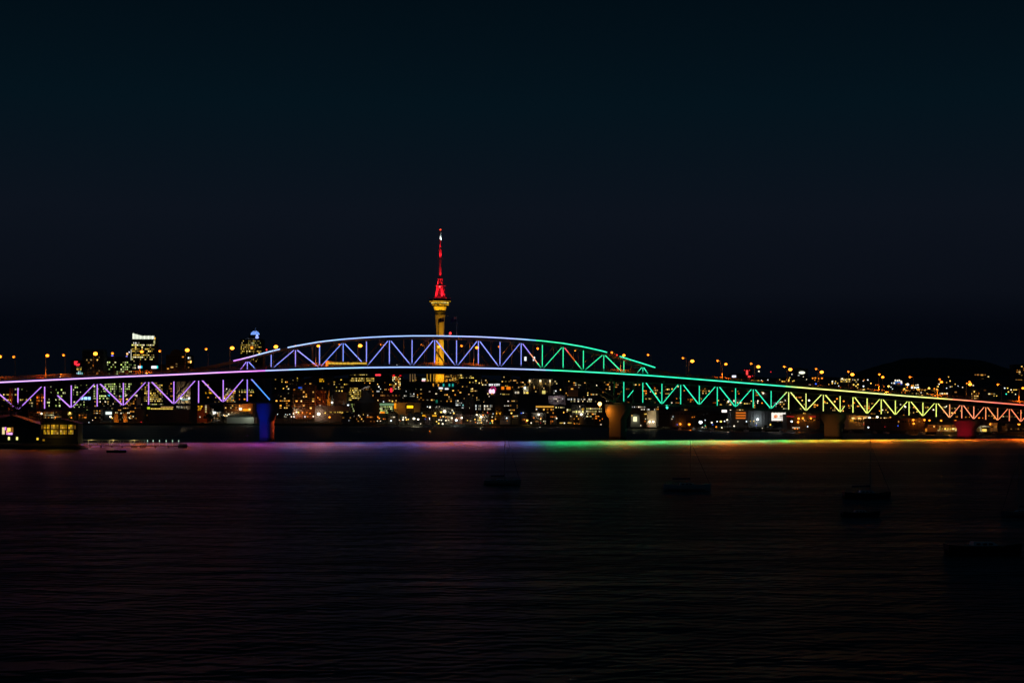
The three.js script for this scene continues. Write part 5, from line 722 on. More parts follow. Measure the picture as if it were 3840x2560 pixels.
const LAMPS = `154 1551 w 9 40;240 1554 y 8 40;262 1548 y 9 40;266 1566 o 7;206 1565 o 6;346 1575 w 4;332 1584 c 4;413 1562 w 9 60;419 1567 y 6;498 1561 w 5;485 1568 w 4;452 1549 w 5;528 1582 r 4;666 1537 c 10 90;805 1547 c 10 90;749 1563 w 5;838 1556 w 5;857 1553 w 6;905 1558 y 5;915 1559 y 5;
1040 1553 c 4;1070 1553 c 4;1077 1555 w 4;1086 1553 c 4;1092 1562 w 6;1100 1551 w 6;1102 1562 c 6;1066 1561 w 3;1072 1563 w 3;1112 1545 w 7 120;1119 1546 y 7;1134 1547 o 6;1143 1562 c 6;1153 1562 o 5;1162 1550 o 6;1174 1561 w 7;1150 1546 o 5;1195 1552 w 15 140;1200 1521 w 6;1219 1548 y 6;1245 1509 w 9 40;1288 1519 c 6;1305 1519 c 8;1235 1564 o 9 60;1282 1547 y 5;1345 1557 w 5;1326 1560 w 3;1363 1555 y 6;1378 1557 w 4;1308 1576 c 3;1416 1563 o 6;1422 1568 o 7 20;1415 1578 w 5;1427 1578 w 4;1438 1506 c 5;1466 1577 c 8;1471 1504 y 6;1512 1565 w 6;1521 1565 w 6;1511 1573 w 8 30;1524 1573 y 7;1531 1572 y 6;1497 1574 w 4;1552 1569 w 11 90;1568 1572 w 9 50;1561 1549 y 6;1484 1548 y 6;1564 1506 c 4;1577 1594 w 5;1595 1571 b 4;1597 1562 o 4;1612 1528 w 7;1632 1549 y 7;1667 1542 w 14 160;1654 1545 y 8;1689 1550 w 6;1702 1549 y 7;1700 1543 c 4;1716 1553 w 7;1652 1564 o 5;1695 1567 w 8 30;1711 1575 c 11 70;1732 1566 w 9 40;1637 1580 y 6;1646 1574 w 6;1655 1575 w 6;1672 1576 w 7;1681 1575 w 5;1645 1587 y 7;1660 1595 w 8;1753 1576 y 5;1765 1577 w 3;
1781 1572 y 6;1788 1555 w 8;1805 1563 w 10 60;1812 1556 o 6;1800 1568 y 6;1783 1583 o 5;1791 1586 w 5;1800 1575 y 6;1826 1577 w 5;1846 1577 o 9 40;1838 1586 g 4;1847 1586 y 5;1832 1584 r 3;1829 1547 r 4;1849 1551 c 4;1918 1549 y 8;1901 1567 c 6;1902 1577 o 4;1926 1560 y 4;1931 1560 w 4;1936 1559 y 4;1941 1559 w 4;1946 1558 y 4;1955 1549 b 5;1962 1549 c 6;1977 1576 y 9 25;1992 1585 w 6;2002 1566 o 5;2029 1567 o 5;2020 1554 w 10 70;2027 1585 r 3;2012 1534 c 5;2087 1568 w 6;2140 1561 w 6;2163 1560 y 5;2180 1553 w 11 80;2223 1555 o 10 50;2101 1586 y 4;2106 1586 y 4;2111 1585 y 4;2117 1586 w 6;2131 1585 y 4;2136 1585 y 4;2141 1585 y 4;2155 1589 o 4;2172 1589 o 4;2250 1576 o 4;2259 1570 o 4;2254 1597 w 5;
2370 1558 y 5;2425 1552 y 6;2419 1552 y 5;2421 1570 w 4;2436 1581 w 9 40;2450 1581 w 10 50;2403 1595 w 5;2419 1579 o 4;2433 1598 r 3;2520 1571 w 4;2524 1562 c 4;2551 1590 o 10 45;2540 1592 b 4;2585 1591 o 11 50;2628 1583 c 16 120;2645 1575 c 5;2645 1595 g 5;2648 1599 o 4;2635 1610 w 5;2670 1584 w 8 25;2674 1592 b 5;2690 1580 c 6;2704 1580 y 9 30;2718 1579 c 6;2728 1574 w 8 25;2596 1564 o 4;2604 1563 o 4;2687 1600 o 7;2708 1607 w 6;2754 1597 w 7;2800 1580 c 6;2815 1579 y 4;2828 1579 y 5;2768 1580 w 4;2841 1572 c 12 90;2838 1588 w 4;2837 1594 b 4;2890 1592 y 7;2860 1607 w 4;2970 1580 c 9 30;2995 1569 o 10 45;3011 1568 o 9 40;3041 1568 o 9 40;2994 1582 o 10 40;2975 1555 o 5;2985 1548 y 4;2992 1547 y 4;3003 1548 y 4;3013 1549 y 4;3030 1599 c 6;3019 1577 o 4;2974 1603 w 4;2978 1603 w 4;2983 1603 w 4;2989 1603 w 4;2994 1603 w 4;2999 1603 w 4;2982 1608 o 7;2992 1608 o 7;
3261 1566 w 10 40;3291 1563 w 11 50;3284 1569 y 6;3240 1590 r 4;3258 1602 c 8;3320 1600 r 3;3340 1571 o 10 50;3375 1571 c 9 40;3369 1596 b 5;3425 1574 o 10 50;3428 1588 o 10 40;3467 1574 o 10 50;3487 1576 o 9 40;3531 1577 o 9 40;3585 1577 o 10 40;3715 1590 o 9;3823 1590 o 12 60;
2850 1428 y 4;2856 1425 c 4;2859 1429 o 7;2880 1424 c 5;2846 1392 w 7;2891 1394 r 5;2938 1430 o 4;2924 1423 y 4;2962 1416 y 5;2959 1423 y 6;2958 1428 y 6;2970 1403 w 5;2973 1429 y 5;2978 1427 y 5;3013 1412 w 4;3025 1422 w 4;3048 1418 o 7;3058 1417 o 7;3070 1419 o 6;3083 1418 o 8;3056 1425 o 5;3060 1439 b 7;3035 1443 w 3;3040 1443 w 3;3122 1430 w 7;3134 1430 y 5;3122 1437 y 6;3132 1437 c 5;3142 1437 y 5;3109 1441 y 4;3146 1447 c 5;3159 1420 w 7;3164 1424 y 5;3171 1424 w 5;3207 1425 y 5;3202 1442 y 7;3218 1441 y 7;3211 1447 y 6;3218 1455 y 8;3241 1424 o 5;3238 1428 w 5;3255 1424 c 6;3239 1448 c 7;3241 1460 y 8;3256 1458 y 6;3261 1459 y 6;3270 1460 c 5;3267 1437 y 6;3285 1443 o 5;3293 1443 o 5;3316 1449 o 4;3333 1448 y 9 25;3345 1436 c 5;3342 1451 c 5;3348 1458 c 5;3309 1461 o 4;
3405 1441 w 12 60;3398 1441 y 6;3420 1446 o 6;3426 1446 y 7;3421 1453 w 9 30;3430 1453 w 7;3436 1453 c 7;3444 1452 c 8 30;3436 1444 w 5;3443 1443 w 6;3403 1452 o 6;3397 1464 y 5;3391 1458 y 8;3440 1459 y 6;3447 1459 y 7;3470 1463 y 5;3485 1455 y 9 25;3558 1413 y 5;3564 1428 y 6;3551 1434 y 4;3583 1440 y 5;3523 1440 w 6;3518 1449 y 8;3505 1457 o 7;3515 1459 y 7;3551 1455 c 5;3565 1450 w 5;3571 1449 y 4;3594 1447 c 4;3611 1452 w 5;3627 1437 o 7;3651 1445 w 6;3653 1468 y 6;3455 1472 w 5;3514 1475 w 6;3477 1475 y 5;3672 1475 o 4;3769 1455 c 6;3780 1455 y 6;3793 1461 w 6;3803 1461 y 5;3808 1461 y 5;3813 1461 y 5;3783 1469 y 6;3797 1470 y 5;3775 1477 g 6;3810 1478 w 5;3739 1484 y 5;3729 1484 y 4;3427 1378 y 6;3508 1367 c 6;3586 1356 y 6;
2421 1480 y 6;2428 1492 o 5;2458 1475 y 7;2440 1468 w 5;2470 1500 y 6;2455 1455 o 5;2520 1458 y 6;2537 1495 o 6;2560 1470 w 5;2585 1490 y 6;2632 1463 y 6;2633 1495 y 5;2686 1485 w 6;2697 1502 y 9;2715 1500 y 6;2735 1505 w 12;2755 1503 w 10;2775 1508 w 9;2808 1480 o 6;2842 1503 w 8;2840 1510 w 8;2862 1474 w 8;2910 1512 c 10;2920 1510 w 9;2947 1500 w 8;2980 1484 y 6;3009 1501 y 6;3035 1501 w 9;3066 1519 o 8;3092 1506 o 7;3130 1522 o 7;3140 1495 o 8;3165 1504 o 8;3185 1520 o 8;3211 1528 o 7;3204 1510 o 7;3240 1505 w 6;3260 1530 o 8;3276 1502 w 6;3300 1540 o 6;3330 1545 y 6;3380 1510 w 6;3395 1525 w 9;3480 1527 y 5;3502 1536 w 7;3440 1543 y 6;3550 1523 w 6;3738 1560 y 8;3605 1540 y 6;3540 1545 y 5`;
for (const row of LAMPS.split(/;\s*/)) { const [x, y, c, s, p] = row.trim().split(' '); cityLamp(+x, +y, c, +s, +(p || 0)); }

// ================= the near left shore, the jetty, boats, flags and traffic =================
const px2x = (px, d) => (px - CX) * d / F;
{ // headland: a low shelf at the water, rising behind to a wooded bank
  const top = [[-900, 1545], [-300, 1552], [0, 1556], [60, 1556], [100, 1566], [150, 1590], [200, 1612], [250, 1632], [285, 1652], [305, 1668], [330, 1682]];
  const cols = []; for (let px = -900; px <= 330; px += 15) cols.push(px);
  const rows = [[764, 0], [768, 0.1], [774, 0.25], [806, 0.3], [815, 0.6], [830, 0.9], [850, 1], [880, 0.95], [930, 0]], pos = [], uv = [], idx = [], rnd = seeded(41);
  for (const [d0, k] of rows) for (const px of cols) {
    const back = Math.max(0, Math.min(1, (330 - px) / 60)), d = d0 > 768 ? 768 + (d0 - 768) * (0.3 + 0.7 * back) : d0, full = EYE + (HORIZON - level(px, interp(top, px)[0])) * 850 / F;
    const y = d0 === 764 ? -1.5 : Math.max(k > 0 && k < 0.35 ? Math.min(2.4, full) * k / 0.3 : full * k, k ? 0.15 : -2) + (rnd() - 0.5) * 0.25;
    pos.push(px2x(px, d), d0 >= 930 ? -2 : y, -d); uv.push(px2x(px, d) / 8, d / 8);
  }
  const n = cols.length;
  for (let r = 1; r < rows.length; r++) for (let c = 1; c < n; c++) { const a = (r - 1) * n + c - 1; idx.push(a, a + 1, a + n + 1, a, a + n + 1, a + n); }
  const g = new THREE.BufferGeometry(); g.setAttribute('position', new THREE.Float32BufferAttribute(pos, 3)); g.setAttribute('uv', new THREE.Float32BufferAttribute(uv, 2)); g.setIndex(idx); g.computeVertexNormals();
  structure('headland', g, M.soil);
}
// trees: tapered trunk with limbs, crown of many leaf clumps
function treeGeometry(seed, h, spread) {
  const rnd = seeded(seed), wood = [new THREE.CylinderGeometry(h * 0.022, h * 0.04, h * 0.55, 7).translate(0, h * 0.275, 0)], pos = [], nor = [];
  const limbs = []; for (let i = 0; i < 7; i++) { const a = i * 0.9 + rnd(), y = h * (0.3 + 0.06 * i), r = spread * (0.5 + 0.4 * rnd()), e = V(r * Math.cos(a), y + h * (0.12 + 0.2 * rnd()), r * Math.sin(a)); wood.push(rod(V(0, y, 0), e, h * 0.012, 5)); limbs.push(e); }
  limbs.push(V(0, h * 0.86, 0), V(spread * 0.2, h * 0.76, -spread * 0.2));
  for (const c of limbs) for (let i = 0; i < 110; i++) {
    const q = V(rnd() - 0.5, (rnd() - 0.5) * 0.75, rnd() - 0.5).normalize().multiplyScalar(spread * 0.5 * Math.cbrt(0.2 + 0.8 * rnd())), p = c.clone().add(q), s = h * (0.018 + 0.022 * rnd());
    const u = V(rnd() - 0.5, rnd() - 0.5, rnd() - 0.5).normalize(), w = V(rnd() - 0.5, rnd() - 0.5, rnd() - 0.5).cross(u).normalize(), nn = u.clone().cross(w);
    const A = p.clone().addScaledVector(u, s), Bq = p.clone().addScaledVector(w, s * 0.7), C = p.clone().addScaledVector(u, -s), D = p.clone().addScaledVector(w, -s * 0.7);
    for (const t of [A, Bq, C, A, C, D]) { pos.push(t.x, t.y, t.z); nor.push(nn.x, nn.y, nn.z); }
  }
  const crown = new THREE.BufferGeometry().setAttribute('position', new THREE.Float32BufferAttribute(pos, 3)); crown.setAttribute('normal', new THREE.Float32BufferAttribute(nor, 3));
  return [merged(wood), crown];
}
const treeKinds = [[21, 10, 4], [22, 12, 4.6], [23, 8, 3.6]].map(([s, h, w]) => [h, ...treeGeometry(s, h, w)]);
const TREES = [[-30, 855, 1508], [8, 850, 1513], [38, 846, 1506], [70, 850, 1510], [98, 848, 1520], [122, 842, 1535], [150, 838, 1553], [178, 834, 1572], [205, 830, 1580], [232, 826, 1590], [262, 818, 1605], [285, 812, 1622], [-70, 850, 1500], [54, 836, 1540], [112, 836, 1560]];
TREES.forEach(([px, d, top], i) => {
  const [h0, wood, crown] = treeKinds[i % 3], gy = Math.max(1.5, EYE + (HORIZON - level(px, interp([[-900, 1545], [0, 1556], [60, 1556], [100, 1566], [150, 1590], [200, 1612], [250, 1632], [285, 1652], [305, 1668]], px)[0])) * 850 / F * 1 - 0.6), h = EYE + (HORIZON - level(px, top)) * d / F - gy;
  const o = thing('tree', `dark leafy tree on the near left headland, ${ordinal(i)} in the row of silhouettes`, 'tree', [px2x(px, d), gy, -d], i * 1.3, 'dark trees on the near left headland');
  part('trunk', wood, M.bark, o); part('crown', crown, M.leaf, o);
  const k = Math.max(0.4, h / h0); o.scale.set(k, k, k);
});
[[778, 2240, 1552], [795, 2235, 1558], [816, 2232, 1553], [838, 2226, 1560], [346, 2236, 1562], [372, 2240, 1556], [2310, 2215, 1560], [2800, 1755, 1588], [2872, 1700, 1594], [3120, 1610, 1592]].forEach(([px, d, top], i) => {
  const gy = groundAt(px, d), h = EYE + (HORIZON - level(px, top)) * d / F - gy, [h0, wood, crown] = treeKinds[i % 3];
  const o = thing('tree', `black tree silhouette on the far quay, ${ordinal(i)} from the left`, 'tree', [px2x(px, d), gy - 0.2, -d], i * 0.9, 'black trees along the far quay');
  part('trunk', wood, M.bark, o); part('crown', crown, M.leafWarm, o); const k = Math.max(0.5, h / h0); o.scale.set(k * 1.2, k, k * 1.2);
});
B('wharf_house', 'near wharf house with two rows of glowing yellow panes at the left shore', 'house', { x: [150, 290], top: 1586, d: 786, base: 1664, face: 'dark', deep: 9, roof: 'gable', rise: 2.2, more(g, { X, Y, s }) {
  const bays = [[162.5, 172.5], [175.5, 184.5], [190, 218], [224, 250], [255, 274]], rnd = seeded(12);
  for (const [y0, y1] of [[1592, 1607.5], [1612, 1628]]) for (const [a, b] of bays) {
    const n = Math.max(2, Math.round((b - a) / 7)), w = (b - a) / n;
    for (let i = 0; i < n; i++) for (let j = 0; j < 2; j++) { const m = panel(g, 'window_pane', a + i * w + 0.5, a + (i + 1) * w - 0.5, y0 + j * (y1 - y0) / 2 + 0.4, y0 + (j + 1) * (y1 - y0) / 2 - 0.4, glow(...[[255, 206, 40], [255, 190, 50], [214, 150, 30], [240, 190, 90]][Math.floor(rnd() * 4)], 0.16 + Math.floor(rnd() * 5) * 0.17), 0.05, 0.12); }
    panel(g, 'window_frame', a - 1, a, y0 - 1, y1 + 1, FACE.brown, 0.12, 0.25); panel(g, 'window_frame', b, b + 1, y0 - 1, y1 + 1, FACE.brown, 0.12, 0.25); panel(g, 'window_sill', a - 1, b + 1, y1 + 1, y1 + 2.2, FACE.brown, 0.15, 0.35);
  }
  for (const px of [156, 280]) panel(g, 'window_pane', px - 2, px + 2, 1594, 1608, glow(150, 100, 30, 0.5), 0.05, 0.12);
  panel(g, 'lower_window', 159, 166, 1647, 1653, glow(190, 140, 30, 0.6), 0.1, 0.15); panel(g, 'veranda_rail', 152, 288, 1637, 1638.2, FACE.brown, 1.2, 0.15);
  lampLight(g, X(210), Y(1618), 4, [255, 200, 60], 9);
} });
B('shore_house', 'dark shore house with a pink and gold window at the far left edge', 'house', { x: [-60, 148], top: 1592, d: 800, base: 1664, face: 'dark', deep: 12, roof: 'gable', rise: 4.4, more(g, { X, Y }) {
  for (const [a, b, y0, y1, c, k] of [[7, 16, 1602, 1628, [255, 235, 170], 0.9], [17, 22, 1601, 1612, [220, 120, 255], 1.2], [23, 27, 1614, 1622, [255, 120, 220], 1.1], [26, 38, 1604, 1618, [255, 205, 90], 1.5], [22, 31, 1614, 1623, [255, 180, 60], 1.1], [39, 48, 1602, 1622, [170, 110, 50], 0.6], [23, 28, 1624, 1629, [255, 150, 255], 1.2], [30, 45, 1622, 1629.5, [230, 160, 255], 1.6]]) panel(g, 'window_pane', a, b, y0, y1, glow(...c, k), 0.1, 0.15);
  panel(g, 'window_frame', 4, 51, 1599.5, 1600.7, FACE.brown, 0.15, 0.3); panel(g, 'window_frame', 4, 51, 1630, 1631.2, FACE.brown, 0.15, 0.3);
  for (const px of [32, 62.5]) panel(g, 'small_window', px - 3, px + 3.4, 1638, 1649, glow(255, 250, 150, 1.4), 0.1, 0.15);
  panel(g, 'small_window', 136, 143, 1641, 1649, glow(255, 214, 60, 1.1), 0.1, 0.15);
} });
{ // jetty
  const d = 800, s = d / F, o = thing('jetty', 'long low jetty with a lit white railing running out from the left shore', 'jetty', [px2x(287, d), 0, -d]), X = (px) => px2x(px, d) - px2x(287, d), Y = (py) => EYE + (HORIZON - level(490, py)) * s;
  const deck = Y(1671); o.rotation.y = 0;
  part('deck', box(X(702) - X(284), 0.35, 2.8, (X(702) + X(284)) / 2, deck, -1.4), M.wood, o);
  for (const px of [300, 335, 375, 415, 455, 492, 500, 508, 524, 532, 540, 580, 628, 668, 676, 684, 690, 696]) for (const z of [-0.3, -2.5]) part('pile', cyl(0.22, 0.2, deck + 2.6 + (px > 660 ? 1.2 : 0), X(px), -2.8, z, 8), M.wood, o);
  const bars = []; for (let px = 289; px < 540; px += 4) bars.push(box(0.05, 1.0, 0.05, X(px), deck + 0.7, -0.12));
  part('railing', [box(X(545) - X(287), 0.16, 0.12, (X(545) + X(287)) / 2, Y(1650.5), -0.12), box(X(545) - X(287), 0.1, 0.1, (X(545) + X(287)) / 2, deck + 1.25, -0.12), ...bars], M.whitePaint, o);
  for (let px = 290; px < 545; px += 40) part('rail_post', box(0.16, Y(1650) - deck, 0.16, X(px), (Y(1650) + deck) / 2, -0.14), M.whitePaint, o);
  for (const px of [370, 411, 450, 491, 529]) part('brace', [beam(V(X(px), deck + 0.3, -0.2), V(X(px - 8), Y(1652), -0.2), 0.14, 0.1), beam(V(X(px + 4), deck + 0.3, -0.2), V(X(px + 14), Y(1652), -0.2), 0.14, 0.1)], M.whitePaint, o);
  for (const px of [340, 420, 500]) { part('lamp_glass', box(0.4, 0.15, 0.3, X(px), Y(1649.2), -1.4), glow(255, 226, 130, 0.8), o); lampLight(o, X(px), Y(1651.5), 1.2, [255, 226, 140], 7); }  // unseen deck lamps, placed to light the white railing
  for (const px of [552, 573, 597, 622, 646, 669]) {
    part('bollard', cyl(0.1, 0.08, 1.9, X(px), deck + 0.17, -0.2, 6), M.whitePaint, o);
    part('lamp_glass', box(0.32, 0.7, 0.32, X(px), deck + 2.4, -0.2), glow(200, 255, 225, 0.8), o); lampLight(o, X(px), deck + 2.2, 0.6, [190, 255, 220], 1.6);
  }
  part('chain', [beam(V(X(545), deck + 0.75, -0.2), V(X(672), deck + 0.75, -0.2), 0.07, 0.07), beam(V(X(545), deck + 1.15, -0.2), V(X(672), deck + 1.15, -0.2), 0.07, 0.07)], M.whitePaint, o);
}
// boats
function hullGeometry(L, Wd, Hb, sheer = 0.25) {                 // x forward, waterline at y = 0
  const sec = [];
  for (let i = 0; i <= 12; i++) {
    const u = i / 12, x = -L / 2 + L * u, half = Wd / 2 * Math.pow(Math.max(0.0008, 1 - Math.pow(Math.max(0, u - 0.35) / 0.65, 2.2)), 0.8) * (0.82 + 0.18 * Math.min(1, u / 0.35)), topY = Hb * (1 + sheer * Math.pow(2 * u - 0.9, 2)), rake = u > 0.9 ? (u - 0.9) * 3 : 0;
    sec.push([V(x + rake, topY, half), V(x + rake * 0.7, topY * 0.45, half * 0.93), V(x + rake * 0.3, -0.15, half * 0.6), V(x, -0.5 * (1 - u * 0.6), 0.02), V(x, -0.5 * (1 - u * 0.6), -0.02), V(x + rake * 0.3, -0.15, -half * 0.6), V(x + rake * 0.7, topY * 0.45, -half * 0.93), V(x + rake, topY, -half)].reverse());
  }
  return wall(sec);
}
function yacht(name, label, category, px, py, L, mastTop, turn, colour, o2 = {}) {
  const d = EYE * F / (level(px, py) - HORIZON), s = d / F, o = thing(name, label, category, [px2x(px, d), 0, -d], turn, o2.group), Wd = L * 0.3, Hb = L * 0.115;
  const h = part('hull', hullGeometry(L, Wd, Hb), colour, o); part('boot_stripe', box(L * 0.84, 0.09, Wd * 0.965, -L * 0.03, 0.2, 0), M.navy, h);
  part('deck', box(L * 0.7, 0.08, Wd * 0.8, -L * 0.1, Hb * 1.02, 0), FACE.cream, o);
  const cab = part('cabin', wall([[V(-L * 0.16, Hb, Wd * 0.3), V(L * 0.2, Hb, Wd * 0.22), V(L * 0.2, Hb, -Wd * 0.22), V(-L * 0.16, Hb, -Wd * 0.3)], [V(-L * 0.15, Hb + L * 0.055, Wd * 0.26), V(L * 0.13, Hb + L * 0.05, Wd * 0.18), V(L * 0.13, Hb + L * 0.05, -Wd * 0.18), V(-L * 0.15, Hb + L * 0.055, -Wd * 0.26)]]), M.whitePaint, o);
  for (const x of [-0.09, 0.0, 0.08]) for (const z of [1, -1]) part('window', box(L * 0.05, L * 0.02, 0.05, x * L, Hb + L * 0.028, z * (Wd * 0.27 - x * Wd * 0.14)), M.glassDark, cab);
  if (mastTop) {
    const H = EYE + (HORIZON - level(px, mastTop)) * s, mx = L * 0.08;
    part('mast', cyl(0.1, 0.06, H - Hb, mx, Hb, 0, 8), o2.mast || M.galvanised, o);
    part('spreader', box(0.06, 0.06, Wd * 0.7, mx, Hb + (H - Hb) * 0.55, 0), M.galvanised, o);
    part('boom', rod(V(mx, Hb + L * 0.13, 0), V(-L * 0.34, Hb + L * 0.125, 0), 0.06), M.galvanised, o);
    part('sail_cover', rod(V(mx - 0.1, Hb + L * 0.15, 0), V(-L * 0.31, Hb + L * 0.14, 0), 0.17, 8), M.canvas, o);
    for (const [a, b] of [[V(mx, H - 0.2, 0), V(L * 0.52, Hb * 1.25, 0)], [V(mx, H - 0.1, 0), V(-L * 0.48, Hb * 1.15, 0)], [V(mx, H * 0.9, 0), V(mx - 0.2, Hb, Wd * 0.46)], [V(mx, H * 0.9, 0), V(mx - 0.2, Hb, -Wd * 0.46)]]) part('stay', rod(a, b, 0.012, 4), M.galvanised, o);
    part('furled_sail', rod(V(L * 0.5, Hb * 1.4, 0), V(mx + 0.35, H * 0.86, 0), 0.035, 6), M.canvas, o);
  }
  const rail = [[L * 0.5, 0], [L * 0.3, Wd * 0.3], [L * 0.3, -Wd * 0.3], [-L * 0.47, Wd * 0.34], [-L * 0.47, -Wd * 0.34], [-L * 0.3, Wd * 0.42], [-L * 0.3, -Wd * 0.42]].map(([x, z]) => cyl(0.025, 0.025, 0.6, x, Hb * 1.08, z, 5));
  part('pulpit', [...rail, beam(V(L * 0.5, Hb * 1.08 + 0.6, 0), V(L * 0.3, Hb * 1.08 + 0.6, Wd * 0.3), 0.05, 0.05, V(0, 1, 0)), beam(V(L * 0.5, Hb * 1.08 + 0.6, 0), V(L * 0.3, Hb * 1.08 + 0.6, -Wd * 0.3), 0.05, 0.05, V(0, 1, 0))], M.galvanised, o);
  part('rudder', box(0.5, 1.0, 0.08, -L * 0.49, 0.1, 0), colour, o);
  return o;
}
yacht('sailing_yacht', 'dark moored yacht with a tall thin mast, below the middle of the arch', 'yacht', 1883, 1818, 8.4, 1600, 0.05, FACE.pale);
yacht('sailing_yacht', 'pale moored yacht, its mast crossing the orange water right of the second pier', 'yacht', 2577, 1839, 10.2, 1640, 0, FACE.white);
yacht('sailing_yacht', 'black moored yacht below the third pier with its mast crossing the bright water', 'yacht', 3252, 1868, 9.5, 1648, 0.02, M.blackPaint);
yacht('motor_boat', 'low dark mastless boat moored nearer than the black yacht', 'boat', 3228, 1936, 6.2, 0, 0.03, M.blackPaint);
yacht('sailing_yacht', 'moored yacht cut off by the right edge of the view', 'yacht', 3835, 1936, 6.5, 1700, 3.1, FACE.grey);
yacht('sailing_yacht', 'nearest boat, a black yacht barely visible at the lower right', 'yacht', 3690, 2078, 9.2, 0, 0.06, M.blackPaint);
yacht('launch', 'small black launch moored in front of the lit jetty', 'boat', 435, 1697, 7.8, 0, 0.08, M.blackPaint);
for (let i = 0, rnd = seeded(61); i < 8; i++) yacht('sailing_yacht', `white floodlit yacht berthed on the quay left of the black silo, ${ordinal(i)} from the left`, 'yacht', 1594 + i * 4.6 + rnd() * 2, 1599.5 + rnd() * 0.6, 9 + rnd() * 3, 1558 + rnd() * 10, 1.2 + rnd() * 0.5, M.whitePaint, { group: 'white yachts berthed left of the black silo' });
{ const l = new THREE.PointLight(srgb(255, 246, 235), 90, 0, 2), m = thing('unseen_quay_floodlight', 'white quay floodlight above the berthed white yachts', 'floodlight', [px2x(1611, 2176), 0, -2176]); part('pole', cyl(0.25, 0.15, 13, 0, -2, 0, 8), M.galvanised, m); part('lamp_glass', box(1.2, 0.4, 0.6, 0, 11.2, 0.5), glow(255, 250, 240, 1.2), m); l.position.set(0, 10.6, 0.9); l.castShadow = true; l.shadow.radius = 15; m.add(l); }  // lamp out of view, placed to light the berthed yachts
for (let i = 0, rnd = seeded(62); i < 22; i++) { const px = 2330 + i * 66 + rnd() * 40; if ((px > 3060 && px < 3190) || (px > 3590 && px < 3670)) continue; const d = shore(px) - 12, py = HORIZON + EYE * F / d + (px - CX) * ROLL; yacht('sailing_yacht', `dim yacht among the bare masts of the far marina, ${ordinal(i)} berth from the left`, 'yacht', px, py, 9 + rnd() * 4, py - 48 - rnd() * 26, 1.4 + rnd() * 0.4, pick([M.whitePaint, FACE.grey, FACE.pale], rnd), { group: 'yachts in the far marina on the right' }); }
{ const d = EYE * F / (level(1611, 1627) - HORIZON), o = thing('buoy', 'channel buoy with a tiny orange light under the arch', 'buoy', [px2x(1611, d), 0, -d]); part('float', cyl(1.1, 1.1, 0.9, 0, -0.4, 0, 12), M.redPaint, o); part('cage', [cyl(0.5, 0.25, 1.6, 0, 0.5, 0, 6)], M.redPaint, o); part('lamp_glass', new THREE.SphereGeometry(0.42, 10, 8).translate(0, 2.4, 0), glow(255, 140, 30, 1.6), o); }
// flags and lights on top of the arch
function flag(px, top, base, w, label, face, tilt) {
  const t = alongAt(px, w), y1 = heightAt(px, top, w), y0 = chordTop(t) - 0.3, o = thing('flag', label, 'flag', onBridge(t, w, y0), facing), H = y1 - y0;
  part('flagpole', [cyl(0.16, 0.08, H, 0, 0, 0, 8), new THREE.SphereGeometry(0.16, 8, 6).translate(0, H, 0)], M.whitePaint, o);
  const W = 4.0, Hh = 2.6, g = new THREE.PlaneGeometry(W, Hh, 14, 6).translate(-W / 2 - 0.1, H - Hh / 2 - 0.2, 0), p = g.attributes.position;
  for (let i = 0; i < p.count; i++) { const u = -(p.getX(i) + 0.1) / W; p.setZ(i, Math.sin(u * 7 + p.getY(i) * 0.5) * 0.28 * u); p.setY(i, p.getY(i) - u * u * tilt); }
  g.computeVertexNormals(); part('cloth', g, face, o);
}
{
  const c = document.createElement('canvas'); c.width = 256; c.height = 166; const x = c.getContext('2d');
  x.fillStyle = '#2a3570'; x.fillRect(0, 0, 256, 166); x.strokeStyle = '#f4efe6'; x.lineWidth = 22; x.beginPath(); x.moveTo(128, 0); x.lineTo(256, 83); x.moveTo(256, 0); x.lineTo(128, 83); x.stroke();
  x.fillStyle = '#f4efe6'; x.fillRect(128, 30, 128, 24); x.fillRect(180, 0, 24, 83); x.fillStyle = '#c23a2e'; x.fillRect(128, 36, 128, 12); x.fillRect(186, 0, 12, 83);
  for (const [a, b] of [[36, 40], [64, 72], [22, 84], [42, 126]]) { x.beginPath(); x.arc(a, b, 7, 0, 7); x.fill(); }
  const t = new THREE.CanvasTexture(c); t.colorSpace = THREE.SRGBColorSpace;
  const cloth = new THREE.MeshStandardMaterial({ map: t, roughness: 0.9, side: THREE.DoubleSide });
  flag(1664, 1190, 1258, 0, 'ensign flag on the near top chord, flying in front of the needle tower', cloth, 0.9);
  flag(1711.5, 1187, 1258, FARW, 'ensign flag on the far top chord, right of the needle tower', cloth, 1.1);
}
{
  const t = alongAt(1687, 0), o = thing('beacon', 'red aviation beacon on the crown of the arch', 'beacon', onBridge(t, 0, chordTop(t) - 0.3), facing);
  part('post', cyl(0.12, 0.12, 1.6, 0, 0, 0, 6), M.galvanised, o); part('beacon_light', new THREE.SphereGeometry(0.75, 12, 8).translate(0, 2.1, 0), glow(255, 50, 50, 3), o); part('lamp_box', box(1.4, 0.5, 0.6, -0.9, 0.5, 0.4), glow(255, 225, 170, 0.9), o);
  const l = new THREE.PointLight(srgb(255, 40, 40), 8, 0, 2); l.position.set(0, 2.1, 1.2); o.add(l);
}
for (const [px, py, w, label] of [[998, 1311, 0, 'small red lamp on the left rise of the arch'], [2313, 1331, 0, 'small red lamp on the right rise of the arch']]) { const t = alongAt(px, w), o = thing('warning_lamp', label, 'lamp', onBridge(t, w, chordTop(t) - 0.3), facing), h = heightAt(px, py, w) - chordTop(t) + 0.3; part('post', cyl(0.08, 0.08, h, 0, 0, 0, 6), M.galvanised, o); part('lamp_glass', new THREE.SphereGeometry(0.5, 10, 8).translate(0, h, 0), glow(255, 60, 40, 1.8), o); }
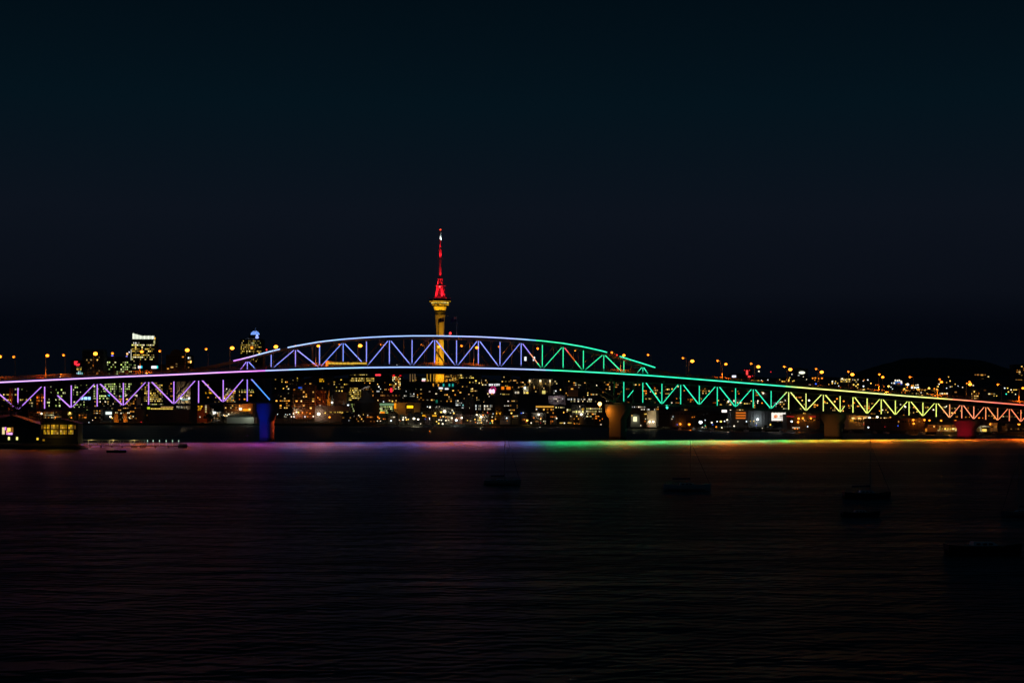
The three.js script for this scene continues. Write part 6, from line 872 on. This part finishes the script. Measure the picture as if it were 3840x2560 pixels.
{ const t = alongAt(2500, 0), y = lowLine(t) - 1.6, o = thing('navigation_lamp', 'green navigation lamp hanging under the bridge right of the second pier', 'lamp', onBridge(t, 0.7, y), facing); part('hanger', cyl(0.08, 0.08, 1.2, 0, 0.3, 0, 6), M.darkSteel, o); part('lamp_glass', new THREE.SphereGeometry(0.75, 12, 8), glow(60, 255, 190, 2.6), o); const l = new THREE.PointLight(srgb(40, 255, 170), 14, 0, 2); l.position.set(0, -0.2, 1.3); o.add(l); }
// traffic, standing still on the outer lanes
function carBody(o, colour, L, H) {
  const side = [[-L / 2, 0.3], [L / 2, 0.3], [L / 2, 0.75], [L * 0.42, 0.9], [L * 0.2, 0.98], [L * 0.06, H], [-L * 0.28, H], [-L * 0.42, 1.0], [-L / 2, 0.92]];
  const b = part('body', extrude(side, 1.6, 0.08).translate(0, 0, -0.8), colour, o);
  part('window', [extrude([[L * 0.17, 1.0], [L * 0.06, H - 0.08], [-L * 0.08, H - 0.08], [-L * 0.08, 1.0]], 1.8).translate(0, 0, -0.9), extrude([[-L * 0.1, 1.0], [-L * 0.1, H - 0.08], [-L * 0.26, H - 0.08], [-L * 0.36, 1.04]], 1.8).translate(0, 0, -0.9)], M.glassDark, b);
  for (const x of [-L * 0.3, L * 0.31]) for (const z of [-0.78, 0.78]) { const w = part('wheel', new THREE.CylinderGeometry(0.33, 0.33, 0.22, 14).rotateX(Math.PI / 2).translate(x, 0.33, z), M.rubber, o); part('rim', new THREE.CylinderGeometry(0.2, 0.2, 0.24, 10).rotateX(Math.PI / 2).translate(x, 0.33, z), M.galvanised, w); }
  for (const z of [-0.6, 0.6]) { part('headlight', box(0.12, 0.16, 0.34, L / 2 + 0.06, 0.66, z), glow(255, 250, 235, 4), o); part('tail_light', box(0.1, 0.16, 0.3, -L / 2 - 0.07, 0.8, z), glow(255, 20, 20, 2.5), o); }
}
const axisTurn = Math.atan2(-AXIS.z, AXIS.x);
[[150, 4.4, 1, 'redPaint', 4.3, 1.45, 'red hatchback under the second lamp from the left'], [560, 4.4, -1, 'whitePaint', 4.5, 1.5, 'white saloon on the purple stretch of the deck'], [1010, 4.3, 1, 'navy', 4.6, 1.5, 'dark blue saloon where the arch begins'], [1500, 7.6, -1, 'galvanised', 4.5, 1.5, 'silver saloon left of the needle tower'], [1748, 7.6, 1, 'blackPaint', 4.6, 1.55, 'black saloon with a red tail lamp right of the needle tower'], [2150, 7.6, -1, 'whitePaint', 4.5, 1.5, 'white saloon on the green stretch of the arch'], [2650, 7.6, -1, 'redPaint', 4.5, 1.5, 'red saloon on the green stretch right of the arch'], [3330, 7.6, -1, 'galvanised', 4.5, 1.5, 'silver saloon on the yellow stretch of the deck'], [3480, 7.6, -1, 'whitePaint', 4.5, 1.5, 'white saloon near the end of the yellow stretch']].forEach(([px, w, dir, c, L, H, label]) => { const t = alongAt(px, w), o = thing('car', label, 'car', onBridge(t, w, deckLine(t) + 0.603), axisTurn + (dir < 0 ? Math.PI : 0)); carBody(o, M[c], L, H); });
function bus(px, w, dir, label, face, L, H, cat = 'bus', lit = true) {
  const t = alongAt(px, w), o = thing(cat, label, cat, onBridge(t, w, deckLine(t) + 0.603), axisTurn + (dir < 0 ? Math.PI : 0));
  const b = part('body', extrude([[-L / 2, 0.4], [L / 2, 0.4], [L / 2, H - 0.4], [L / 2 - 0.35, H], [-L / 2, H]], 2.3, 0.1).translate(0, 0, -1.15), face, o);
  if (lit) for (let i = 0; i < 7; i++) for (const z of [-1.27, 1.27]) part('window', box(L / 8.4, H * 0.34, 0.08, -L / 2 + L * (i + 0.6) / 7.4, H * 0.66, z), glow(255, 205, 70, 0.75), b);
  part('windscreen', box(0.08, H * 0.4, 2.0, L / 2 + 0.1, H * 0.62, 0), M.glassDark, b);
  for (const x of [-L * 0.3, L * 0.34]) for (const z of [-1.1, 1.1]) part('wheel', new THREE.CylinderGeometry(0.48, 0.48, 0.28, 16).rotateX(Math.PI / 2).translate(x, 0.48, z), M.rubber, o);
  for (const z of [-0.9, 0.9]) { part('headlight', box(0.1, 0.2, 0.35, L / 2 + 0.14, 0.85, z), glow(255, 250, 235, 4), o); part('tail_light', box(0.1, 0.25, 0.25, -L / 2 - 0.13, 1.0, z), glow(255, 20, 20, 2.5), o); }
}
bus(1275, 4.2, 1, 'long bus with glowing yellow windows crossing under the left half of the arch', FACE.cream, 18, 3.4);
bus(1345, 4.2, 1, 'second yellow-lit bus just ahead of the long one under the arch', FACE.cream, 10, 3.1);
bus(2360, -3.5, 1, 'dark coach on the inner lanes under the right end of the arch', FACE.brown, 12, 3.5, 'coach', false);
bus(243, 4.2, -1, 'white delivery van under the far lamp at the left', M.whitePaint, 5.6, 2.5, 'van', false);
// lit lane signs over the inner lanes
for (const [px, label] of [[1969, 'white lane sign over the road where the arch lights turn green'], [2001, 'second white lane sign over the road at the green part of the arch']]) { const w = -6, t = alongAt(px, w), base = deckLine(t) + 0.5, o = thing('lane_sign', label, 'sign', onBridge(t, w, base), facing), h = heightAt(px, 1345, w) - base; part('post', cyl(0.12, 0.1, h, 0, 0, 0, 6), M.galvanised, o); part('sign_box', box(1.9, 3.0, 0.35, 0, h, 0), M.blackPaint, o); part('sign_face', box(1.5, 2.6, 0.08, 0, h, 0.22), glow(240, 246, 255, 1.3), o); }

renderer.render(scene, camera);
